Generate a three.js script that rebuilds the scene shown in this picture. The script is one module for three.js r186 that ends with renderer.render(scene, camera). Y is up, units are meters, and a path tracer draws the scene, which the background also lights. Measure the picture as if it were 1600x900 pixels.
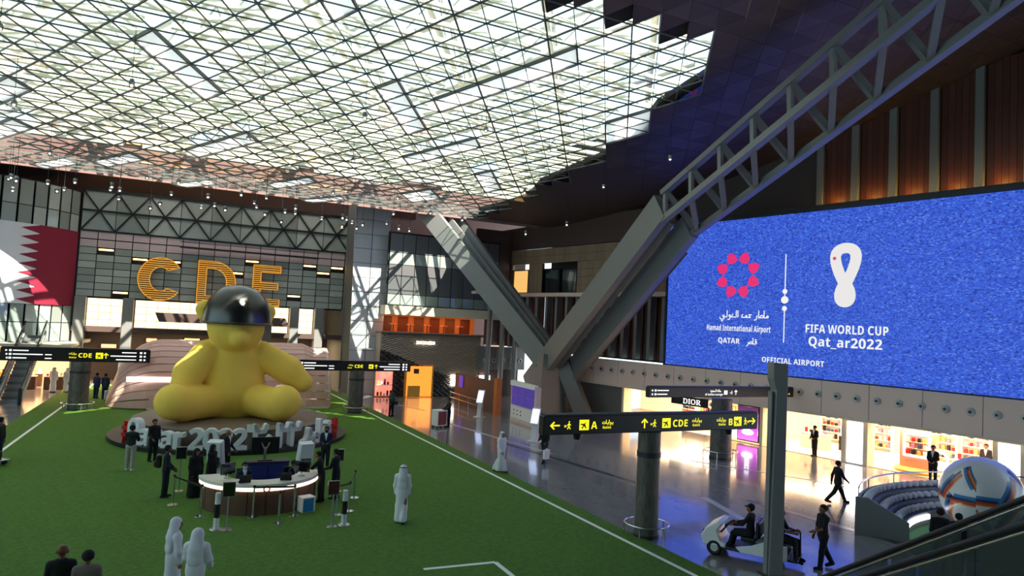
import * as THREE from 'three';
import { mergeGeometries } from 'three/addons/utils/BufferGeometryUtils.js';
import { RoundedBoxGeometry } from 'three/addons/geometries/RoundedBoxGeometry.js';
import { FontLoader } from 'three/addons/loaders/FontLoader.js';
import { TextGeometry } from 'three/addons/geometries/TextGeometry.js';
import { RectAreaLightUniformsLib } from 'three/addons/lights/RectAreaLightUniformsLib.js';

// ---------------------------------------------------------------- camera, sky, sun, exposure
const scene = new THREE.Scene();
const camera = new THREE.PerspectiveCamera(45.73, 16 / 9, 0.1, 400);
camera.position.set(0, 6.5, 0);
camera.rotation.order = 'YXZ';
camera.rotation.set(THREE.MathUtils.degToRad(3), THREE.MathUtils.degToRad(-26), 0.05);
const renderer = new THREE.WebGLRenderer({ antialias: true });
renderer.toneMapping = THREE.LinearToneMapping;
renderer.toneMappingExposure = 3.0;
renderer.shadowMap.enabled = true;
scene.background = new THREE.Color().setRGB(.52, .65, .71);
const sun = new THREE.DirectionalLight(0xfff1dc, 6.5);
sun.name = 'sun';
sun.position.set(12, 62, 52); sun.target.position.set(0, 0, -40);
sun.position.add(new THREE.Vector3(0, 0, -40));
sun.castShadow = true; sun.shadow.mapSize.set(4096, 4096);
Object.assign(sun.shadow.camera, { left: -60, right: 60, top: 60, bottom: -60, near: 1, far: 200 });
scene.add(sun, sun.target);
RectAreaLightUniformsLib.init();

// ---------------------------------------------------------------- helpers
let seed = 7;
const rnd = () => { seed = (seed * 1664525 + 1013904223) >>> 0; return seed / 4294967296; };
const rr = (a, b) => a + (b - a) * rnd();
const V = (x, y, z) => new THREE.Vector3(x, y, z);
const PI = Math.PI;
const std = (c, rough = 0.7, metal = 0, o = {}) => new THREE.MeshStandardMaterial({ color: c, roughness: rough, metalness: metal, ...o });
const phys = (c, o = {}) => new THREE.MeshPhysicalMaterial({ color: c, ...o });
const glow = (c, k = 1, base = 0x222222) => new THREE.MeshStandardMaterial({ color: base, emissive: c, emissiveIntensity: k, roughness: 0.6 });
const used = {};
const numbered = (n) => { const k = used[n] = (used[n] ?? -1) + 1; return k ? n + '_' + String(k).padStart(3, '0') : n; };
function plain(g) {
  let r = g.index ? g.toNonIndexed() : g.clone();
  for (const k of Object.keys(r.attributes)) if (!['position', 'normal', 'uv'].includes(k)) r.deleteAttribute(k);
  if (!r.attributes.normal) r.computeVertexNormals();
  if (!r.attributes.uv) r.setAttribute('uv', new THREE.BufferAttribute(new Float32Array(r.attributes.position.count * 2), 2));
  r.morphAttributes = {};
  return r;
}
const join = (list) => mergeGeometries(list.map(plain));
function part(name, geo, m, parent) {
  const o = new THREE.Mesh(Array.isArray(geo) ? join(geo) : geo, m);
  o.name = name; o.castShadow = o.receiveShadow = true; parent.add(o);
  return o;
}
function thing(name, label, category, [x, y, z] = [0, 0, 0], turn = 0, group) {
  const o = new THREE.Group(); o.name = numbered(name); scene.add(o);
  o.position.set(x, y, z); o.rotation.y = turn; o.userData = { label, category };
  if (group) o.userData.group = group;
  return o;
}
function solo(name, geo, m, label, category, group) {
  const o = part(numbered(name), geo, m, scene); o.userData = { label, category };
  if (group) o.userData.group = group;
  return o;
}
function struct(name, geo, m, label) {
  const o = geo ? part(numbered(name), geo, m, scene) : new THREE.Group();
  if (!geo) { o.name = numbered(name); scene.add(o); }
  o.userData = { kind: 'structure' }; if (label) o.userData.label = label;
  return o;
}
function rest(parent, geo, m, name, label, category, group) {   // a thing that stands on another: top-level, placed in the carrier's frame
  parent.updateMatrixWorld(true); const o = solo(name, geo, m, label, category, group); o.applyMatrix4(parent.matrixWorld); return o;
}
const box = (w, h, d, x = 0, y = 0, z = 0, ry = 0, rx = 0, rz = 0) => {
  const g = new THREE.BoxGeometry(w, h, d);
  if (rx) g.rotateX(rx); if (rz) g.rotateZ(rz); if (ry) g.rotateY(ry);
  return g.translate(x, y, z);
};
const rbox = (w, h, d, r, x = 0, y = 0, z = 0, ry = 0) => { const g = new RoundedBoxGeometry(w, h, d, 2, r); if (ry) g.rotateY(ry); return g.translate(x, y, z); };
const cyl = (r0, r1, h, x, y, z, seg = 20) => new THREE.CylinderGeometry(r1, r0, h, seg).translate(x, y + h / 2, z);
function rod(p, q, r, seg = 8, r2) {
  const d = q.clone().sub(p), g = new THREE.CylinderGeometry(r2 ?? r, r, d.length(), seg);
  g.applyQuaternion(new THREE.Quaternion().setFromUnitVectors(V(0, 1, 0), d.clone().normalize()));
  return g.translate((p.x + q.x) / 2, (p.y + q.y) / 2, (p.z + q.z) / 2);
}
function beam(p, q, w, h, upHint = V(0, 1, 0)) {        // box section w (sideways) x h (along upHint), from p to q
  const d = q.clone().sub(p), L = d.length(), z = d.clone().normalize(), x = upHint.clone().cross(z).normalize(), y = z.clone().cross(x);
  const g = new THREE.BoxGeometry(w, h, L);
  g.applyMatrix4(new THREE.Matrix4().makeBasis(x, y, z));
  return g.translate((p.x + q.x) / 2, (p.y + q.y) / 2, (p.z + q.z) / 2);
}
const torus = (R, r, x, y, z, seg = 32, arc = PI * 2) => new THREE.TorusGeometry(R, r, 8, seg, arc).rotateX(PI / 2).translate(x, y, z);
function prism(pts, depth, bevel = 0) {                  // polygon in xy, extruded along +z
  const s = new THREE.Shape(pts.map(([x, y]) => new THREE.Vector2(x, y)));
  return new THREE.ExtrudeGeometry(s, { depth, bevelEnabled: bevel > 0, bevelSize: bevel, bevelThickness: bevel, bevelSegments: 1 });
}
function tri3(a, b, c, t = 0.04) {                       // thin triangular plate
  const n = b.clone().sub(a).cross(c.clone().sub(a)).normalize().multiplyScalar(t), P = [a, b, c].map((v) => v.clone()), Q = P.map((v) => v.clone().add(n));
  const pos = [], f = (...v) => v.forEach((p) => pos.push(p.x, p.y, p.z));
  f(P[0], P[2], P[1]); f(Q[0], Q[1], Q[2]);
  for (let i = 0; i < 3; i++) { const j = (i + 1) % 3; f(P[i], P[j], Q[j]); f(P[i], Q[j], Q[i]); }
  const g = new THREE.BufferGeometry(); g.setAttribute('position', new THREE.Float32BufferAttribute(pos, 3)); g.computeVertexNormals();
  return g;
}
function quad3(a, b, c, d, t = 0.04) { return mergeGeometries([tri3(a, b, c, t), tri3(a, c, d, t)]); }

// textures
function noiseTex(w, h, fn, srgb = true, rx = 1, ry = 1) {
  const data = new Uint8Array(w * h * 4);
  for (let y = 0; y < h; y++) for (let x = 0; x < w; x++) {
    const c = fn(x / w, y / h, x, y), i = (y * w + x) * 4;
    data[i] = Math.max(0, Math.min(255, c[0])); data[i + 1] = Math.max(0, Math.min(255, c[1])); data[i + 2] = Math.max(0, Math.min(255, c[2])); data[i + 3] = 255;
  }
  const t = new THREE.DataTexture(data, w, h); t.wrapS = t.wrapT = THREE.RepeatWrapping; t.magFilter = THREE.LinearFilter; t.minFilter = THREE.LinearMipmapLinearFilter; t.generateMipmaps = true;
  if (srgb) t.colorSpace = THREE.SRGBColorSpace; t.repeat.set(rx, ry); t.needsUpdate = true;
  return t;
}
function lattice(n, s) {                                  // tileable value noise
  let k = s; const r = () => { k = (k * 1103515245 + 12345) & 0x7fffffff; return k / 0x7fffffff; }, g = Array.from({ length: n * n }, r), S = (t) => t * t * (3 - 2 * t);
  return (u, v) => { const x = ((u % 1) + 1) % 1 * n, y = ((v % 1) + 1) % 1 * n, i = Math.floor(x), j = Math.floor(y), a = S(x - i), b = S(y - j), G = (p, q) => g[(q % n) * n + (p % n)];
    return (G(i, j) * (1 - a) + G(i + 1, j) * a) * (1 - b) + (G(i, j + 1) * (1 - a) + G(i + 1, j + 1) * a) * b; };
}
function canvasTex(w, h, draw) {
  const c = document.createElement('canvas'); c.width = w; c.height = h;
  const x = c.getContext('2d'); draw(x, w, h);
  const t = new THREE.CanvasTexture(c); t.colorSpace = THREE.SRGBColorSpace; return t;
}

// Arabic strokes: t runs leftwards from the pen, y up, unit = height of an alef
const AR = {
  alef: [[[[.1, 0], [.1, 1.05]]], [], .32], alefF: [[[[0, 0], [.17, 0], [.17, 1.05]]], [], .36],
  ba: [[[[.08, .38], [.08, .05], [.14, 0], [.55, 0]]], [[.16, -.3]], .55], ta: [[[[.05, .4], [.08, .08], [.2, 0], [.85, 0], [.95, .08], [.98, .4]]], [[.42, .5], [.62, .5]], 1.15],
  wawF: [[[[0, 0], [.1, 0], [.12, .3], [.3, .36], [.36, .18], [.2, .05], [.1, .1]], [[.1, .1], [.14, -.15], [.3, -.38], [.52, -.42]]], [], .62],
  raF: [[[[0, 0], [.1, .04], [.14, .24], [.17, -.08], [.3, -.33], [.52, -.4]]], [], .6], ra: [[[[.08, .28], [.12, -.08], [.28, -.33], [.5, -.4]]], [], .6],
  taa: [[[[0, 0], [.78, 0], [.84, .15], [.62, .38], [.42, .33], [.16, 0]], [[.2, 0], [.2, 1.05]], [[.8, 0], [.9, 0]]], [], .9],
  qaf: [[[[.06, .34], [.12, .52], [.27, .54], [.33, .4], [.22, .27], [.08, .33], [.05, .1], [.12, 0], [.55, 0]]], [[.12, .8], [.32, .8]], .55],
  mim: [[[[.05, .12], [.14, .3], [.3, .28], [.32, .08], [.16, 0], [.06, .1]], [[.26, 0], [.55, 0]]], [], .55], mimM: [[[[0, 0], [.1, .02], [.14, .26], [.3, .28], [.34, .06], [.18, 0], [.6, 0]]], [], .6],
  ha: [[[[0, .42], [.42, .42], [.15, 0], [.62, 0]]], [], .62], dalF: [[[[0, 0], [.36, 0], [.42, .1], [.26, .46]]], [], .55], dal: [[[[.05, .02], [.4, .02], [.44, .12], [.22, .5]]], [], .55],
  lam: [[[[.06, 1.05], [.06, .06], [.12, 0], [.42, 0]]], [], .42], lamM: [[[[0, 0], [.4, 0]], [[.14, 0], [.14, 1.05]]], [], .4],
  yaF: [[[[0, 0], [.12, .06], [.2, .26], [.38, .26], [.4, .08], [.22, -.04], [.16, -.28], [.4, -.42], [.8, -.35], [.92, -.08]]], [[.42, -.64], [.62, -.64]], 1.05],
  sad: [[[[.05, 0], [.62, 0], [.72, .15], [.52, .36], [.32, .3], [.15, 0]], [[.62, 0], [.78, 0], [.78, .25], [.82, 0], [.98, 0]]], [], .98], teh: [[[[0, 0], [.1, 0], [.1, .36], [.3, .36], [.36, .1], [.16, 0]]], [[.14, .6], [.32, .6]], .5],
  fa: [[[[0, 0], [.16, 0], [.12, .3], [.28, .4], [.36, .2], [.2, .03], [.55, 0]]], [[.24, .66]], .55], sp: [[], [], .4],
  two: [[[[.55, 0], [.55, 1.0]], [[.55, 1], [.42, .74], [.14, .74], [.06, 1]]], [], .8], zero: [[], [[.25, .4]], .55],
};
const WORDS = {
  gates: ['ba', 'wawF', 'alef', 'ba', 'alefF', 'ta'], qatar: ['qaf', 'taa', 'raF'], year: ['two', 'two', 'zero', 'two'],
  airport: ['mim', 'taa', 'alefF', 'ra', 'sp', 'ha', 'mimM', 'dalF', 'sp', 'alef', 'lam', 'dalF', 'wawF', 'lam', 'yaF'], lounge: ['sad', 'alefF', 'lam', 'teh', 'sp', 'alef', 'lam', 'sad', 'fa', 'wawF', 'teh'],
};
function arabic(word) { let t = 0; const strokes = [], dots = []; for (const k of WORDS[word]) { const [s, d, a] = AR[k]; s.forEach((l) => strokes.push(l.map(([x, y]) => [-(t + x), y]))); d.forEach(([x, y]) => dots.push([-(t + x), y])); t += a; } return { strokes, dots, width: t }; }
function arText(x, word, px, py, size, weight = .16) {    // right-aligned at px, baseline py
  const a = arabic(word); x.lineWidth = size * weight; x.lineCap = x.lineJoin = 'round'; x.strokeStyle = x.fillStyle;
  for (const l of a.strokes) { x.beginPath(); l.forEach(([u, v], i) => (i ? x.lineTo(px + u * size, py - v * size) : x.moveTo(px + u * size, py - v * size))); x.stroke(); }
  for (const [u, v] of a.dots) { x.beginPath(); x.arc(px + u * size, py - v * size, size * weight * .62, 0, 7); x.fill(); }
  return a.width * size;
}
function arrow(x, cx, cy, s, dir) {
  x.save(); x.translate(cx, cy); x.rotate({ up: 0, right: PI / 2, left: -PI / 2 }[dir]); x.lineWidth = s * .16; x.lineCap = 'butt'; x.lineJoin = 'miter'; x.strokeStyle = x.fillStyle;
  x.beginPath(); x.moveTo(0, s * .5); x.lineTo(0, -s * .4); x.moveTo(-s * .36, -s * .08); x.lineTo(0, -s * .44); x.lineTo(s * .36, -s * .08); x.stroke(); x.restore();
}
function planeIcon(x, cx, cy, s, ink) {                   // coloured tile with a climbing aircraft
  const f = x.fillStyle; x.fillRect(cx - s / 2, cy - s / 2, s, s); x.save(); x.translate(cx, cy); x.rotate(.6); x.fillStyle = ink;
  x.beginPath(); x.moveTo(0, -s * .4); x.lineTo(s * .06, -s * .1); x.lineTo(s * .38, s * .12); x.lineTo(s * .38, s * .2); x.lineTo(s * .06, s * .1); x.lineTo(s * .05, s * .28); x.lineTo(s * .14, s * .38); x.lineTo(-s * .14, s * .38); x.lineTo(-s * .05, s * .28); x.lineTo(-s * .06, s * .1); x.lineTo(-s * .38, s * .2); x.lineTo(-s * .38, s * .12); x.lineTo(-s * .06, -s * .1); x.closePath(); x.fill();
  x.restore(); x.fillStyle = f;
}
function walker(x, cx, cy, s, d = 1) {
  x.save(); x.translate(cx, cy); x.scale(d, 1); x.lineWidth = s * .12; x.lineCap = 'round'; x.strokeStyle = x.fillStyle; x.beginPath(); x.arc(.04 * s, -s * .42, s * .1, 0, 7); x.fill();
  x.beginPath(); x.moveTo(0, -s * .25); x.lineTo(0, s * .08); x.lineTo(s * .18, s * .45); x.moveTo(0, s * .08); x.lineTo(-s * .16, s * .45); x.moveTo(-s * .2, s * .02); x.lineTo(0, -s * .22); x.lineTo(s * .22, -s * .02); x.stroke();
  x.fillRect(-s * .62, -s * .02, s * .3, s * .1); x.fillRect(-s * .62, s * .14, s * .3, s * .1); x.restore();
}

// signed-distance figures meshed with surface nets
function nets(f, mn, mx, c) {
  const n = [0, 1, 2].map((i) => Math.max(2, Math.ceil((mx[i] - mn[i]) / c) + 1)), [nx, ny, nz] = n, F = new Float32Array(nx * ny * nz), id = new Int32Array(nx * ny * nz).fill(-1), pos = [], idx = [];
  let q = 0;
  for (let k = 0; k < nz; k++) for (let j = 0; j < ny; j++) for (let i = 0; i < nx; i++) F[q++] = f(mn[0] + i * c, mn[1] + j * c, mn[2] + k * c);
  const at = (i, j, k) => (k * ny + j) * nx + i, C8 = [[0, 0, 0], [1, 0, 0], [0, 1, 0], [1, 1, 0], [0, 0, 1], [1, 0, 1], [0, 1, 1], [1, 1, 1]], E = [[0, 1], [2, 3], [4, 5], [6, 7], [0, 2], [1, 3], [4, 6], [5, 7], [0, 4], [1, 5], [2, 6], [3, 7]];
  const v = new Float32Array(8);
  for (let k = 0; k < nz - 1; k++) for (let j = 0; j < ny - 1; j++) for (let i = 0; i < nx - 1; i++) {
    let m = 0; for (let t = 0; t < 8; t++) { v[t] = F[at(i + C8[t][0], j + C8[t][1], k + C8[t][2])]; if (v[t] < 0) m++; }
    if (!m || m === 8) continue;
    let x = 0, y = 0, z = 0, e = 0;
    for (const [a, b] of E) if ((v[a] < 0) !== (v[b] < 0)) { const t = v[a] / (v[a] - v[b]); x += C8[a][0] + t * (C8[b][0] - C8[a][0]); y += C8[a][1] + t * (C8[b][1] - C8[a][1]); z += C8[a][2] + t * (C8[b][2] - C8[a][2]); e++; }
    id[at(i, j, k)] = pos.length / 3; pos.push(mn[0] + (i + x / e) * c, mn[1] + (j + y / e) * c, mn[2] + (k + z / e) * c);
  }
  const face = (a, b, d, e, flip) => { if (a < 0 || b < 0 || d < 0 || e < 0) return; if (flip) idx.push(a, d, b, b, d, e); else idx.push(a, b, d, b, e, d); };
  for (let k = 1; k < nz - 1; k++) for (let j = 1; j < ny - 1; j++) for (let i = 1; i < nx - 1; i++) {
    const s = F[at(i, j, k)] < 0;
    if (s !== F[at(i + 1, j, k)] < 0) face(id[at(i, j - 1, k - 1)], id[at(i, j, k - 1)], id[at(i, j - 1, k)], id[at(i, j, k)], !s);
    if (s !== F[at(i, j + 1, k)] < 0) face(id[at(i - 1, j, k - 1)], id[at(i, j, k - 1)], id[at(i - 1, j, k)], id[at(i, j, k)], s);
    if (s !== F[at(i, j, k + 1)] < 0) face(id[at(i - 1, j - 1, k)], id[at(i, j - 1, k)], id[at(i - 1, j, k)], id[at(i, j, k)], !s);
  }
  const g = new THREE.BufferGeometry(); g.setAttribute('position', new THREE.Float32BufferAttribute(pos, 3)); g.setIndex(idx); g.computeVertexNormals();
  g.setAttribute('uv', new THREE.BufferAttribute(new Float32Array(pos.length / 3 * 2), 2));
  return g;
}
// primitive: [a, b, ra, rb, flatten z]; smooth union k
function field(prims, k = .03, inflate = 0) {
  const P = prims.map(([a, b, ra, rb, fz = 1]) => { const bx = b.x - a.x, by = b.y - a.y, bz = (b.z - a.z) / fz; return [a.x, a.y, a.z, bx, by, bz, 1 / Math.max(1e-9, bx * bx + by * by + bz * bz), ra + inflate, rb + inflate, 1 / fz]; });
  return (x, y, z) => {
    let d = 1e3;
    for (const p of P) {
      const px = x - p[0], py = y - p[1], pz = (z - p[2]) * p[9]; let h = (px * p[3] + py * p[4] + pz * p[5]) * p[6]; h = h < 0 ? 0 : h > 1 ? 1 : h;
      const ex = px - h * p[3], ey = py - h * p[4], ez = pz - h * p[5], e = Math.sqrt(ex * ex + ey * ey + ez * ez) - (p[7] + (p[8] - p[7]) * h);
      if (e - d > k) continue; if (d - e > k) { d = e; continue; }
      const t = .5 + .5 * (d - e) / k; d = d + (e - d) * t - k * t * (1 - t);
    }
    return d;
  };
}
function bounds(prims, pad) { const mn = [1e9, 1e9, 1e9], mx = [-1e9, -1e9, -1e9]; for (const [a, b, ra, rb] of prims) for (const [p, r] of [[a, ra], [b, rb]]) ['x', 'y', 'z'].forEach((c, i) => { mn[i] = Math.min(mn[i], p[c] - r - pad); mx[i] = Math.max(mx[i], p[c] + r + pad); }); return [mn, mx]; }
function blob(prims, c, o = {}) { const f0 = field(prims, o.k ?? .03, o.inflate ?? 0), f = o.cut ? (x, y, z) => Math.max(f0(x, y, z), o.cut(x, y, z)) : f0, [mn, mx] = bounds(prims, (o.inflate ?? 0) + c * 2.5); return nets(f, mn, mx, c); }
const smooth = (list) => mergeGeometries(list.map((g) => { const r = g.clone(); return r; }));

// ---------------------------------------------------------------- people
const SKIN = [0x8d5a3c, 0x6b4128, 0xa9754f, 0x4a2d1e].map((c) => std(c, .6));
const CLOTH = {}; const cloth = (c) => CLOTH[c] ??= std(c, .88);
function handPrims(w, dir, side, curl) {
  // palm and five fingers from the wrist w along dir; thumb leaves the side of the palm
  const d = dir.clone().normalize(), inw = V(-side, 0, 0).addScaledVector(d, side * d.x).normalize(), fwd = V(0, 0, 1).addScaledVector(d, -d.z); if (fwd.length() < .2) fwd.set(0, 1, 0).addScaledVector(d, -d.y); fwd.normalize();
  const P = [], at = (a, f, i) => w.clone().addScaledVector(d, a).addScaledVector(fwd, f).addScaledVector(inw, i);
  P.push([at(.02, -.012, 0), at(.08, -.022, 0), .02, .016], [at(.02, .012, 0), at(.08, .022, 0), .02, .016]);
  [[-.03, .058], [-.01, .07], [.01, .076], [.03, .068]].forEach(([f, L]) => { const m = at(.09 + L * .5, f, curl * .014), e = at(.09 + L * .86, f, curl * .042); P.push([at(.085, f, 0), m, .0095, .009], [m, e, .009, .0075]); });
  const t1 = at(.055, .05, .018); P.push([at(.025, .025, .006), t1, .012, .011], [t1, at(.09, .058, .03), .0105, .008]);
  return P;
}
function person(spec) {
  const o = { h: 1.75, kind: 'suit', leg: [0.04, .06, -.04, .04], arm: [.05, .12, .15, .05, .12, .15], lean: 0, look: 0, skin: 0, top: 0x14161f, bottom: 0x12131a, shoe: 0x0b0b0c, hair: 0x0c0a09, fine: 1, curl: 1, ...spec };
  const root = thing('person', o.label, 'person', o.at, o.turn ?? 0, o.group);
  const hy = o.seat ?? .93, cl = Math.cos(o.lean), sl = Math.sin(o.lean), T = (x, y, z) => V(x, hy + (y - .93) * cl - z * sl, (y - .93) * sl + z * cl);
  const L = [], feet = [];
  for (const [s, a, b] of [[1, o.leg[0], o.leg[1]], [-1, o.leg[2], o.leg[3]]]) {
    const hip = V(s * .09, hy - .01, 0), spread = o.seat ? s * .05 : s * .015, knee = hip.clone().add(V(spread, -.45 * Math.cos(a), .45 * Math.sin(a))), ank = knee.clone().add(V(0, -.41 * Math.cos(a - b), .41 * Math.sin(a - b)));
    L.push([hip, knee, ank]);
  }
  const drop = o.seat ? 0 : .075 - Math.min(L[0][2].y, L[1][2].y);
  for (const l of L) { for (const p of l) p.y += drop; const an = l[2], lift = Math.max(0, an.y - .075); feet.push([an.clone().add(V(0, -.035, -.035)), an.clone().add(V(.0, -.04 - Math.min(.05, lift * .6), .15))]); }
  const U = (x, y, z) => T(x, y, z).add(V(0, drop, 0));
  const arms = [];
  for (const [s, sw, ou, el, inn = .12] of [[1, o.arm[0], o.arm[1], o.arm[2], o.arm[6]], [-1, o.arm[3], o.arm[4], o.arm[5], o.arm[7]]]) {
    const sh = U(s * .185, 1.41, 0), e = sh.clone().add(V(s * .29 * Math.sin(ou), -.29 * Math.cos(sw + o.lean * .3) * Math.cos(ou), .29 * Math.sin(sw + o.lean * .3) * Math.cos(ou)));
    const d = V(-s * inn, -Math.cos(sw + el), Math.sin(sw + el)).normalize(), w = e.clone().addScaledVector(d, .25); arms.push([sh, e, w, d, s]);
  }
  const c = .024 * o.fine, torso = [[U(0, 1.35, 0), U(0, 1.08, .005), .155, .135, .66], [U(0, 1.08, 0), U(0, .95, 0), .135, .15, .74], [U(-.14, 1.395, -.005), U(.14, 1.395, -.005), .072, .072]];
  const armP = arms.flatMap(([a, b, w]) => [[a, b, .052, .043], [b, w, .042, .03]]), legP = L.flatMap(([h, k, a]) => [[h, k, .088, .06], [k, a, .06, .04]]), footP = feet.map(([a, b]) => [a, b, .043, .036]);
  const hc = U(0, 1.625, .015), neck = [[U(0, 1.42, -.01), U(0, 1.55, .005), .056, .052]];
  // head in its own fine grid: skull, jaw, nose, brow, ears, eye hollows
  const ry = o.look, R = (x, y, z) => hc.clone().add(V(x * Math.cos(ry) + z * Math.sin(ry), y, -x * Math.sin(ry) + z * Math.cos(ry)));
  const skull = [[R(0, .035, -.015), R(0, .02, .005), .098, .09], [R(0, -.02, .03), R(0, -.075, .045), .07, .045]];
  const headP = [...skull, [R(0, .01, .098), R(0, -.025, .115), .01, .015], [R(-.04, .028, .088), R(.04, .028, .088), .014, .014], [R(.092, .01, -.01), R(.094, -.025, -.008), .018, .012], [R(-.092, .01, -.01), R(-.094, -.025, -.008), .018, .012], [R(-.02, -.055, .092), R(.02, -.055, .092), .011, .011]];
  const skin = SKIN[o.skin], hf = Math.max(.009, .011 * o.fine), body = [blob([...torso, ...armP, ...legP, ...footP, ...neck], c), blob([...headP, [U(0, 1.5, 0), hc, .05, .05]], hf, { k: .02 })];
  for (const [, , w, d, s] of arms) body.push(blob(handPrims(w, d, s, o.curl), o.fine > 1.2 ? .009 : .0065, { k: .008 }));
  part('body', body, skin, root);
  const W = (p) => p;
  if (o.kind === 'thobe' || o.kind === 'abaya') {
    const m = cloth(o.top), low = V((L[0][2].x + L[1][2].x) / 2, .12, (L[0][2].z + L[1][2].z) / 2), kn = V(0, .5, (L[0][1].z + L[1][1].z) / 2);
    const wide = o.kind === 'abaya' ? 1.25 : 1;
    const robe = [...torso.map(([a, b, ra, rb, f]) => [a, b, ra * 1.08 + .015, rb * 1.08 + .02, f]), [U(0, .98, 0), kn, .18 * wide, .185 * wide, .8], [kn, low, .185 * wide, .2 * wide, .82], ...arms.flatMap(([a, b, w]) => [[a, b, .072, .066], [b, w.clone().lerp(b, .08), .062, .062 * wide]]), ...L.map(([h, k, a]) => [k, a.clone().add(V(0, .06, 0)), .09, .1])];
    part('robe', blob(robe, c, { k: .06, cut: (x, y) => .07 - y }), m, root);
    const open = (x, y, z) => { const lx = (x - hc.x) * Math.cos(ry) - (z - hc.z) * Math.sin(ry), lz = (x - hc.x) * Math.sin(ry) + (z - hc.z) * Math.cos(ry), ly = y - hc.y; return Math.min(.068 - Math.abs(lx), lz - .012, .055 - ly, ly + .22); };
    const drape = [[R(0, .035, -.012), R(0, .01, -.012), .117, .117], [R(0, 0, -.03), U(0, 1.36, -.05), .115, .17, .72], ...(o.kind === 'thobe' ? [[R(0, -.05, -.06), U(0, 1.16, -.1), .1, .15, .45]] : [])];
    part('headscarf', blob(drape, Math.max(.014, c * .7), { k: .04, cut: open }), cloth(o.scarf ?? o.top), root);
    if (o.kind === 'thobe' && !o.noCord) { const t = new THREE.TorusGeometry(.118, .013, 8, 28).rotateX(PI / 2 + .12).rotateY(ry); part('head_cord', t.translate(hc.x, hc.y + .062, hc.z - .01), cloth(0x0c0c0e), root); }
    for (const f of footP) part('shoe', blob([f], .016, { inflate: .008 }), cloth(o.shoe), root);
  } else {
    const coat = o.kind === 'suit', sleeves = o.short ? arms.map(([a, b]) => [a, b, .064, .06]) : arms.flatMap(([a, b, w]) => [[a, b, .066, .056], [b, w.clone().lerp(b, .06), .055, .045]]);
    const upper = [...torso.map(([a, b, ra, rb, f]) => [a, b, ra + .02, rb + .02, f]), ...sleeves]; if (coat) upper.push([U(0, 1.0, 0), U(0, .86, 0), .165, .175, .74]);
    part(coat ? 'jacket' : 'shirt', blob(upper, c, { k: .035, cut: coat ? (x, y, z) => U(0, .8, 0).y - y : (x, y, z) => U(0, .93, 0).y - y }), cloth(o.top), root);
    part('trousers', blob([[U(0, 1.02, 0), U(0, .95, 0), .145, .16, .76], ...L.flatMap(([h, k, a]) => [[h, k, .105, .075], [k, a, .074, .06]])], c, { k: .03, inflate: .006 }), cloth(o.bottom), root);
    for (const f of footP) part('shoe', blob([f], .016, { inflate: .013 }), cloth(o.shoe), root);
    if (coat && !o.noShirt) part('shirt_front', blob([torso[0]], .014, { inflate: .028, cut: (x, y, z) => Math.max(.05 - z + (y - U(0, 1.2, 0).y) * sl, Math.abs(x) - .055 * Math.max(0, (y - U(0, 1.12, 0).y) / .26), U(0, 1.12, 0).y - y) }), cloth(o.shirt ?? 0xd8d8dc), root);
    if (!o.bald) part('hair', blob(skull.slice(0, 1), Math.max(.011, hf), { inflate: .012, cut: (x, y, z) => { const lx = (x - hc.x), lz = (x - hc.x) * Math.sin(ry) + (z - hc.z) * Math.cos(ry), ly = y - hc.y; return Math.min(lz + .01 - ly * .55, .085 - ly) - .02 - (o.long ? .03 : 0); } }), cloth(o.hair), root);
    if (o.cap) part('cap', [blob(skull.slice(0, 1), .013, { inflate: .02, cut: (x, y) => hc.y + .045 - y }), new THREE.CylinderGeometry(.07, .075, .012, 16).rotateY(ry).translate(R(0, .05, .1).x, hc.y + .05, R(0, .05, .1).z)].map(plain), cloth(o.cap), root);
  }
  if (o.mask) part('face_mask', blob([[R(0, -.03, .05), R(0, -.07, .055), .073, .056]], .011, { inflate: .008, cut: (x, y, z) => { const lz = (x - hc.x) * Math.sin(ry) + (z - hc.z) * Math.cos(ry); return Math.max(y - hc.y + .005, .03 - lz); } }), cloth(o.mask), root);
  if (o.h !== 1.75) root.scale.setScalar(o.h / 1.75);
  return { root, arms, hc };
}
const WALK = [.42, .1, -.4, .35], WARM = [-.4, .1, .2, .4, .1, .45];

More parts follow.
